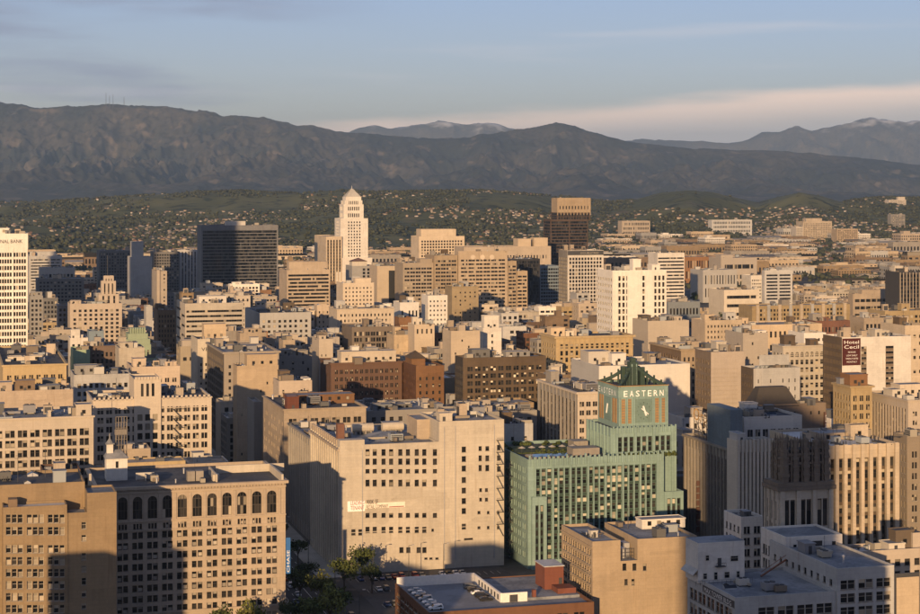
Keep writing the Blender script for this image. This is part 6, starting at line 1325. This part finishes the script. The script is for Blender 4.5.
for vis, c in keep[:460]:
    y, s0, s1, t0, t1, h = c; X, Y = from_st(s0, t0); wl = fill.choices(FW, WEI)[0]; rf = fill.choices('gwdsb', (5, 2, 3, 3, 2))[0]
    st_ = max(2, int(round(h / 4))); ty = fill.choice(('shop building', 'loft building', 'store building', 'workshop building')); zone = 'along the street canyon' if y < 1000 else 'in the old downtown blocks' if y < 1500 else 'on the flat blocks before the hills'
    lab = f'low {FN[wl]} {ty}, {RN[rf][2:]}, {zone}'
    b = Bld('low_' + ty.replace(' ', '_'), lab, None, None, wl, 'building', 'low buildings filling the blocks', loc=(X, Y)); b.near = False
    w, d = s1 - s0, t1 - t0; n = max(1, int(w / fill.uniform(3.2, 5.5)))
    kw = dict(gf=fill.uniform(.35, .7), hf=fill.uniform(.4, .62), zb=fill.uniform(1, 3), zt=fill.uniform(1.5, 3), skip=fill.choice((0, 0, .1, .5)), glass=fill.choice((GL, GLD, GL)))
    blank = fill.random() < .08
    b.tier(0, 0, w, d, 0, h, F_=None if blank else G(n, st_, **kw), L_=None if fill.random() < .25 else G(max(1, int(d / 5)), st_, **kw), rf=rf, par=fill.uniform(.5, 1.2), cor=(.4, .5) if fill.random() < .3 else None)
    if fill.random() < .6 and w > 9 and d > 9: b.pent(fill.uniform(.5, w * .5), fill.uniform(.5, d * .3), w * fill.uniform(.2, .4), d * .4, h, h + fill.uniform(2.2, 5), wall=fill.choice((None, 'ivory', 'lgrey', 'beige')), win=False)
    b.clutter(0, 0, w, d, h, int(min(9, w * d / 60)) if y < 1500 else int(min(5, w * d / 110)))
if DEBUG: print('fill', len(keep))
# ================================================================ the plain: warehouses, sheds and flats out to the hills
def rnd_wall(name, cs, var):
    cs = [tuple(x * .74 for x in c) for c in cs]; m, nt, b = base_mat(name, .9, .2); oi = N(nt, 'ShaderNodeObjectInfo'); ge = N(nt, 'ShaderNodeNewGeometry')
    r = MATH(nt, 'FRACT', MATH(nt, 'ADD', MATH(nt, 'MULTIPLY', oi.outputs['Random'], 7.7), ge.outputs['Random Per Island'] if var else 0.0))
    cr = N(nt, 'ShaderNodeValToRGB'); cr.color_ramp.interpolation = 'CONSTANT'; nt.links.new(r, cr.inputs[0])
    el_ = cr.color_ramp.elements
    while len(el_) < len(cs): el_.new(0.5)
    for i, c in enumerate(cs): el_[i].position = i / len(cs); el_[i].color = (*c, 1)
    nt.links.new(MIX(nt, noise_at(nt, .05, 4), cr.outputs[0], MIX(nt, .35, cr.outputs[0], (.12, .10, .08))), b.inputs['Base Color']); return m
PALN = ['cream', 'beige', 'light grey', 'sand coloured', 'peach', 'white', 'concrete', 'tan', 'brown', 'grey']
PALK = ['cream', 'beige', 'lgrey', 'sand', 'peach', 'white', 'concrete', 'tan', 'mocha', 'grey']
PALW = [W_[k] for k in PALK]
PALR = [(.30, .29, .28), (.16, .16, .165), (.42, .40, .37), (.24, .20, .16), (.10, .10, .10), (.35, .30, .24), (.20, .15, .11)]
pr_ = rnd_wall('plain_roofs', PALR, 0)
def shed(kind, seed):
    q = random.Random(seed); m = MB()          # unit footprint, unit height
    if kind == 'saw':
        n = 4; m.box(0, 1, 0, 1, 0, .75, 0, top=1)
        for i in range(n): y = i / n; m.face([(0, y, .75), (1, y, .75), (1, y, 1), (0, y, 1)], 2); m.face([(0, y, 1), (1, y, 1), (1, y + 1 / n, .75), (0, y + 1 / n, .75)], 1)
    elif kind == 'gable':
        m.box(0, 1, 0, 1, 0, .72, 0); m.face([(0, -.01, .72), (1, -.01, .72), (1, .5, 1), (0, .5, 1)], 1); m.face([(1, 1.01, .72), (0, 1.01, .72), (0, .5, 1), (1, .5, 1)], 1); m.face([(0, 0, .72), (0, .5, 1), (0, 1, .72)][::-1], 0); m.face([(1, 0, .72), (1, 1, .72), (1, .5, 1)], 0)
    else:
        m.box(0, 1, 0, 1, 0, .9, 0, top=1)
        for a in ((0, 1, 0, .03), (0, 1, .97, 1), (0, .02, .031, .969), (.98, 1, .031, .969)): m.box(*a, .9, 1, 0)
        if kind == 'flat2': m.box(.2, .45, .3, .7, .9, 1.25, 0, top=1)
        for i in range(5): x, y = q.uniform(.1, .85), q.uniform(.1, .8); m.box(x, x + .06, y, y + .08, .9, 1.02 + q.uniform(0, .08), 1)
    nw = q.choice((7, 9, 12)); rows = (((.3, .62),) if kind != 'flat2' else ((.14, .3), (.42, .58), (.68, .82)))
    for z0, z1 in rows:
        for i in range(nw): x = (i + .25) / nw; m.face([(x, -.004, z0), (x + .5 / nw, -.004, z0), (x + .5 / nw, -.004, z1), (x, -.004, z1)], 2)
        for i in range(5): y = (i + .75) / 5; m.face([(-.004, y, z0), (-.004, y - .1, z0), (-.004, y - .1, z1), (-.004, y, z1)], 2)
    return [m.mesh('warehouse', [wm(k), pr_, GLD]) for k in PALK]
SHED = [('flat roofed warehouse', shed('flat', 1)), ('flat roofed warehouse', shed('flat', 2)), ('saw tooth roofed factory shed', shed('saw', 3)), ('gable roofed shed', shed('gable', 4)), ('block of flats with a roof house', shed('flat2', 5)), ('block of flats with a roof house', shed('flat2', 6))]
pl = random.Random(77); plain = []
t = 2360
while t < 5600:
    dt = pl.uniform(26, 52) * (1 + (t - 2400) / 5200); s = -2600
    while s < 4200:
        w = pl.uniform(24, 85) * (1 + (t - 2400) / 7000); x, y = from_st(s, t); px = 460 + F * x / y
        if -20 < px < 940 and y > 2330 and y < (4700 if px > 600 else 3900) + 350 * noise.noise(Vector((x * .004, 0, 2))) and pl.random() < (.80 if px > 560 else .62) and (free(s, s + w, t, t + dt * .8) if y < 2800 else True):
            h = pl.uniform(6, 13) if pl.random() < .8 else pl.uniform(13, 26)
            if px < 640 and y > 3600: h *= .7
            plain.append((y, s, w, t, dt * pl.uniform(.55, .85), h, px))
        s += w + pl.choice((4, 6, 10, 22))
    t += dt + pl.choice((3, 5, 14))
sky2 = sky_.copy(); plain.sort()
vis = []
for p in plain:
    y, s, w, t, d, h, px = p; x, yy = from_st(s, t); z = ground_height(x, yy); a, e = cols_of(corners((s, s + w, t, t + d)))
    yt = YH + F * (HC - z - h) / (y + d)
    if e > a and np.count_nonzero(sky2[a:e] > yt + .5) >= 2: vis.append((np.count_nonzero(sky2[a:e] > yt + .5) * h / y, p, z)); sky2[a:e] = np.minimum(sky2[a:e], YH + F * (HC - z - h) / y)
vis.sort(key=lambda a: -a[0])
if DEBUG: print('plain', len(vis))
sv, sf, sm = [], [], []
for i, (k, (y, s, w, t, d, h, px), z) in enumerate(vis):
    x, yy = from_st(s, t)
    kind = pl.choices(range(6), (5, 5, 2, 3, 2, 2))[0]
    if i < 260:
        ci = pl.randrange(10); o = put('warehouse', SHED[kind][1][ci], None, (x, yy, z - 1), TH, (w, d, h + 1)); tag(o, f"{'tall ' if h > 14 else 'long ' if w > 75 else 'small ' if w < 38 else ''}{PALN[ci]} {SHED[kind][0]} {zone_of(px)}", 'building', 'sheds and flats on the plain')
    else:
        n = len(sv); P = [from_st(*q) for q in ((s, t), (s + w, t), (s + w, t + d), (s, t + d))]
        sv += [(*p, z - 1) for p in P] + [(*p, z + h) for p in P]; sf += [[n, n + 1, n + 5, n + 4], [n + 1, n + 2, n + 6, n + 5], [n + 2, n + 3, n + 7, n + 6], [n + 3, n, n + 4, n + 7], [n + 4, n + 5, n + 6, n + 7]]; sm += [0, 0, 0, 0, 1]
if sv: tag(put('distant_sheds', np_mesh('distant_sheds', np.array(sv), np.array(sf), [rnd_wall('far_walls', PALW, 1), rnd_wall('far_roofs', PALR, 1)], sm)), 'mass of far low roofs spread over the plain', None, kind='stuff')
# ================================================================ houses and trees on the hills
hp = random.Random(5); houses = []
def open_hill(px, py): return (632 < px < 762 and py < 209) or (762 < px < 845 and py < 207) or (468 < px < 560 and 196 < py < 210) or (150 < px < 300 and 198 < py < 211)
while len(houses) < 4300:
    y = hp.uniform(3500, 8000); px = hp.uniform(-10, 930); x = (px - 460) * y / F
    if noise.noise(Vector((x * .0016, y * .0024, 4.0))) < hp.uniform(-.20, .25): continue
    z = ground_height(x, y); py = YH + F * (HC - z) / y
    if open_hill(px, py) and hp.random() < .99: continue
    if px < 130 and hp.random() < .6: continue
    if py < 206 and hp.random() < .72: continue
    houses.append((y, x, z, hp.uniform(5, 11), hp.uniform(5, 9), hp.uniform(2.8, 5) * (1 if hp.random() < .9 else 1.8), hp.uniform(-.7, .7)))
houses.sort()
hw_, hr_ = rnd_wall('house_walls', [W_[k] for k in ('ivory', 'cream', 'beige', 'sand', 'grey', 'concrete', 'beige', 'white')], 0), rnd_wall('house_roofs', [(.20, .12, .08), (.16, .15, .15), (.30, .27, .24), (.24, .10, .06), (.10, .095, .09)], 0)
def house_mesh(hip):
    m = MB(); m.box(-.5, .5, -.5, .5, 0, .68, 0); i = .28 if hip else 0
    m.face([(-.56, -.56, .66), (.56, -.56, .66), (.5 - i, 0, 1), (-.5 + i, 0, 1)], 1); m.face([(.56, .56, .66), (-.56, .56, .66), (-.5 + i, 0, 1), (.5 - i, 0, 1)], 1)
    m.face([(-.56, .56, .66), (-.56, -.56, .66), (-.5 + i, 0, 1)], 1 if hip else 0); m.face([(.56, -.56, .66), (.56, .56, .66), (.5 - i, 0, 1)], 1 if hip else 0)
    for x in (-.3, .05, .3): m.face([(x - .07, -.506, .25), (x + .07, -.506, .25), (x + .07, -.506, .5), (x - .07, -.506, .5)], 2)
    return m.mesh('hillside_house', [hw_, hr_, GLD])
HM = [house_mesh(0), house_mesh(1)]
sv, sf, sm = [], [], []
for i, (y, x, z, w, d, h, a) in enumerate(houses):
    if i < 290:
        o = put('hillside_house', HM[i % 2], None, (x, y, z - 1), a, (w, d, h + 1)); tag(o, ('gable' if i % 2 == 0 else 'hip') + ' roofed house on the lower slope ' + zone_of(460 + F * x / y), 'house', 'houses on the hill slopes')
    else:
        ca, sa = math.cos(a), math.sin(a); n = len(sv)
        for (u, v, k) in ((-.5, -.5, 0), (.5, -.5, 0), (.5, .5, 0), (-.5, .5, 0), (-.5, -.5, .68), (.5, -.5, .68), (.5, .5, .68), (-.5, .5, .68), (-.4, 0, 1), (.4, 0, 1)):
            sv.append((x + u * w * ca - v * d * sa, y + u * w * sa + v * d * ca, z - 1 + k * (h + 1)))
        sf += [[n, n + 1, n + 5, n + 4], [n + 1, n + 2, n + 6, n + 5], [n + 3, n, n + 4, n + 7], [n + 4, n + 5, n + 9, n + 8], [n + 6, n + 7, n + 8, n + 9], [n + 5, n + 6, n + 9, n + 9], [n + 7, n + 4, n + 8, n + 8]]; sm += [0, 0, 0, 1, 1, 1, 1]
tri = np.array(sf); q4 = []
for f in sf: q4 += [[f[0], f[1], f[2]]] + ([[f[0], f[2], f[3]]] if f[2] != f[3] else [])
mm = []
for f, m_ in zip(sf, sm): mm += [m_] * (2 if f[2] != f[3] else 1)
tag(put('distant_houses', np_mesh('distant_houses', np.array(sv), np.array(q4), [rnd_wall('far_house_walls', [W_[k] for k in ('ivory', 'cream', 'beige', 'sand', 'grey', 'concrete', 'tan', 'white')], 1), rnd_wall('far_house_roofs', [(.20, .12, .08), (.16, .15, .15), (.30, .27, .24), (.24, .10, .06)], 1)], mm)), 'mass of tiny far houses scattered over the green hills', None, kind='stuff')
# tree cover of plain and hills: many small clumps in one mass
ico = []
g_ = (1 + 5 ** .5) / 2
for a in (-1, 1):
    for c in (-g_, g_): ico += [(0, a, c), (a, c, 0), (c, 0, a)]
ico = np.array(ico) / math.sqrt(1 + g_ * g_)
tris = []
for i in range(12):
    for j in range(i + 1, 12):
        for k in range(j + 1, 12):
            if all(abs(np.linalg.norm(ico[p] - ico[q]) - 1.0515) < .02 for p, q in ((i, j), (j, k), (i, k))):
                n_ = np.cross(ico[j] - ico[i], ico[k] - ico[i]); tris.append((i, j, k) if np.dot(n_, ico[i]) > 0 else (i, k, j))
tris = np.array(tris); rg = np.random.default_rng(4); TV, TF = [], []; cnt = 0
def clump(x, y, z, r):
    global cnt
    v = ico * (r * rg.uniform(.55, 1.25, (12, 1))) * np.array([1, 1, .85]) + np.array([x, y, z + r * .6]); TV.append(v); TF.append(tris + 12 * cnt); cnt += 1
tries = 0
while cnt < 24000 and tries < 160000:
    tries += 1
    y = hp.uniform(2500, 8100) if tries % 3 else hp.uniform(4200, 7600); px = hp.uniform(-10, 930); x = (px - 460) * y / F
    nn = noise.fractal(Vector((x * .003, y * .003, 9.0)), 1.0, 2.0, 4)
    if nn < hp.uniform(-.5, .45): continue
    z = ground_height(x, y); py = YH + F * (HC - z) / y
    if open_hill(px, py) and hp.random() < .985: continue
    if y < 3300 and hp.random() < .35: continue
    for q in range(hp.choice((1, 2, 3))): clump(x + hp.uniform(-7, 7), y + hp.uniform(-9, 9), z, hp.uniform(2.6, 6.5) * (1.2 if px < 130 else 1))
tag(put('distant_trees', np_mesh('distant_trees', np.concatenate(TV), np.concatenate(TF), [leaf_mat('distant_foliage', (.043, .047, .026))])), 'dark tree cover over the plain and the green hills', None, kind='stuff')

for i, px in enumerate((106, 109.5, 113, 124)):
    X = (px - 460) * 18800 / F; z = HC + (YH - 101.5) * 18800 / F - 60
    r = put('radio_mast', None, None, (X, 18800, z)); tag(r, 'slim radio mast standing on the crest of the front mountain range', 'mast', 'radio masts on the mountain crest')
    m = MB(); h_ = (150, 120, 135, 110)[i]
    for a in range(3): m.bar((4 * math.cos(a * 2.1), 4 * math.sin(a * 2.1), 0), (.8 * math.cos(a * 2.1), .8 * math.sin(a * 2.1), h_), 1.4)
    for q in range(8): m.box(-3 + q * .3, 3 - q * .3, -.5, .5, q * h_ / 8, q * h_ / 8 + 1, bottom=True)
    m.build('lattice', METD, r)
# ---------------------------------------------------------------- air
hz = MB(); hz.box(-26000, 26000, -6000, 46000, -40, 1450, bottom=True)
hm = bpy.data.materials.new('haze'); hm.use_nodes = True; hn = hm.node_tree; hn.nodes.clear()
pv = N(hn, 'ShaderNodeVolumePrincipled'); pv.inputs['Color'].default_value = (.54, .77, 1.0, 1); pv.inputs['Density'].default_value = 2.7e-5; pv.inputs['Anisotropy'].default_value = .2
ho = N(hn, 'ShaderNodeOutputMaterial'); hn.links.new(pv.outputs[0], ho.inputs['Volume'])
tag(hz.build('haze', hm), kind='stuff')
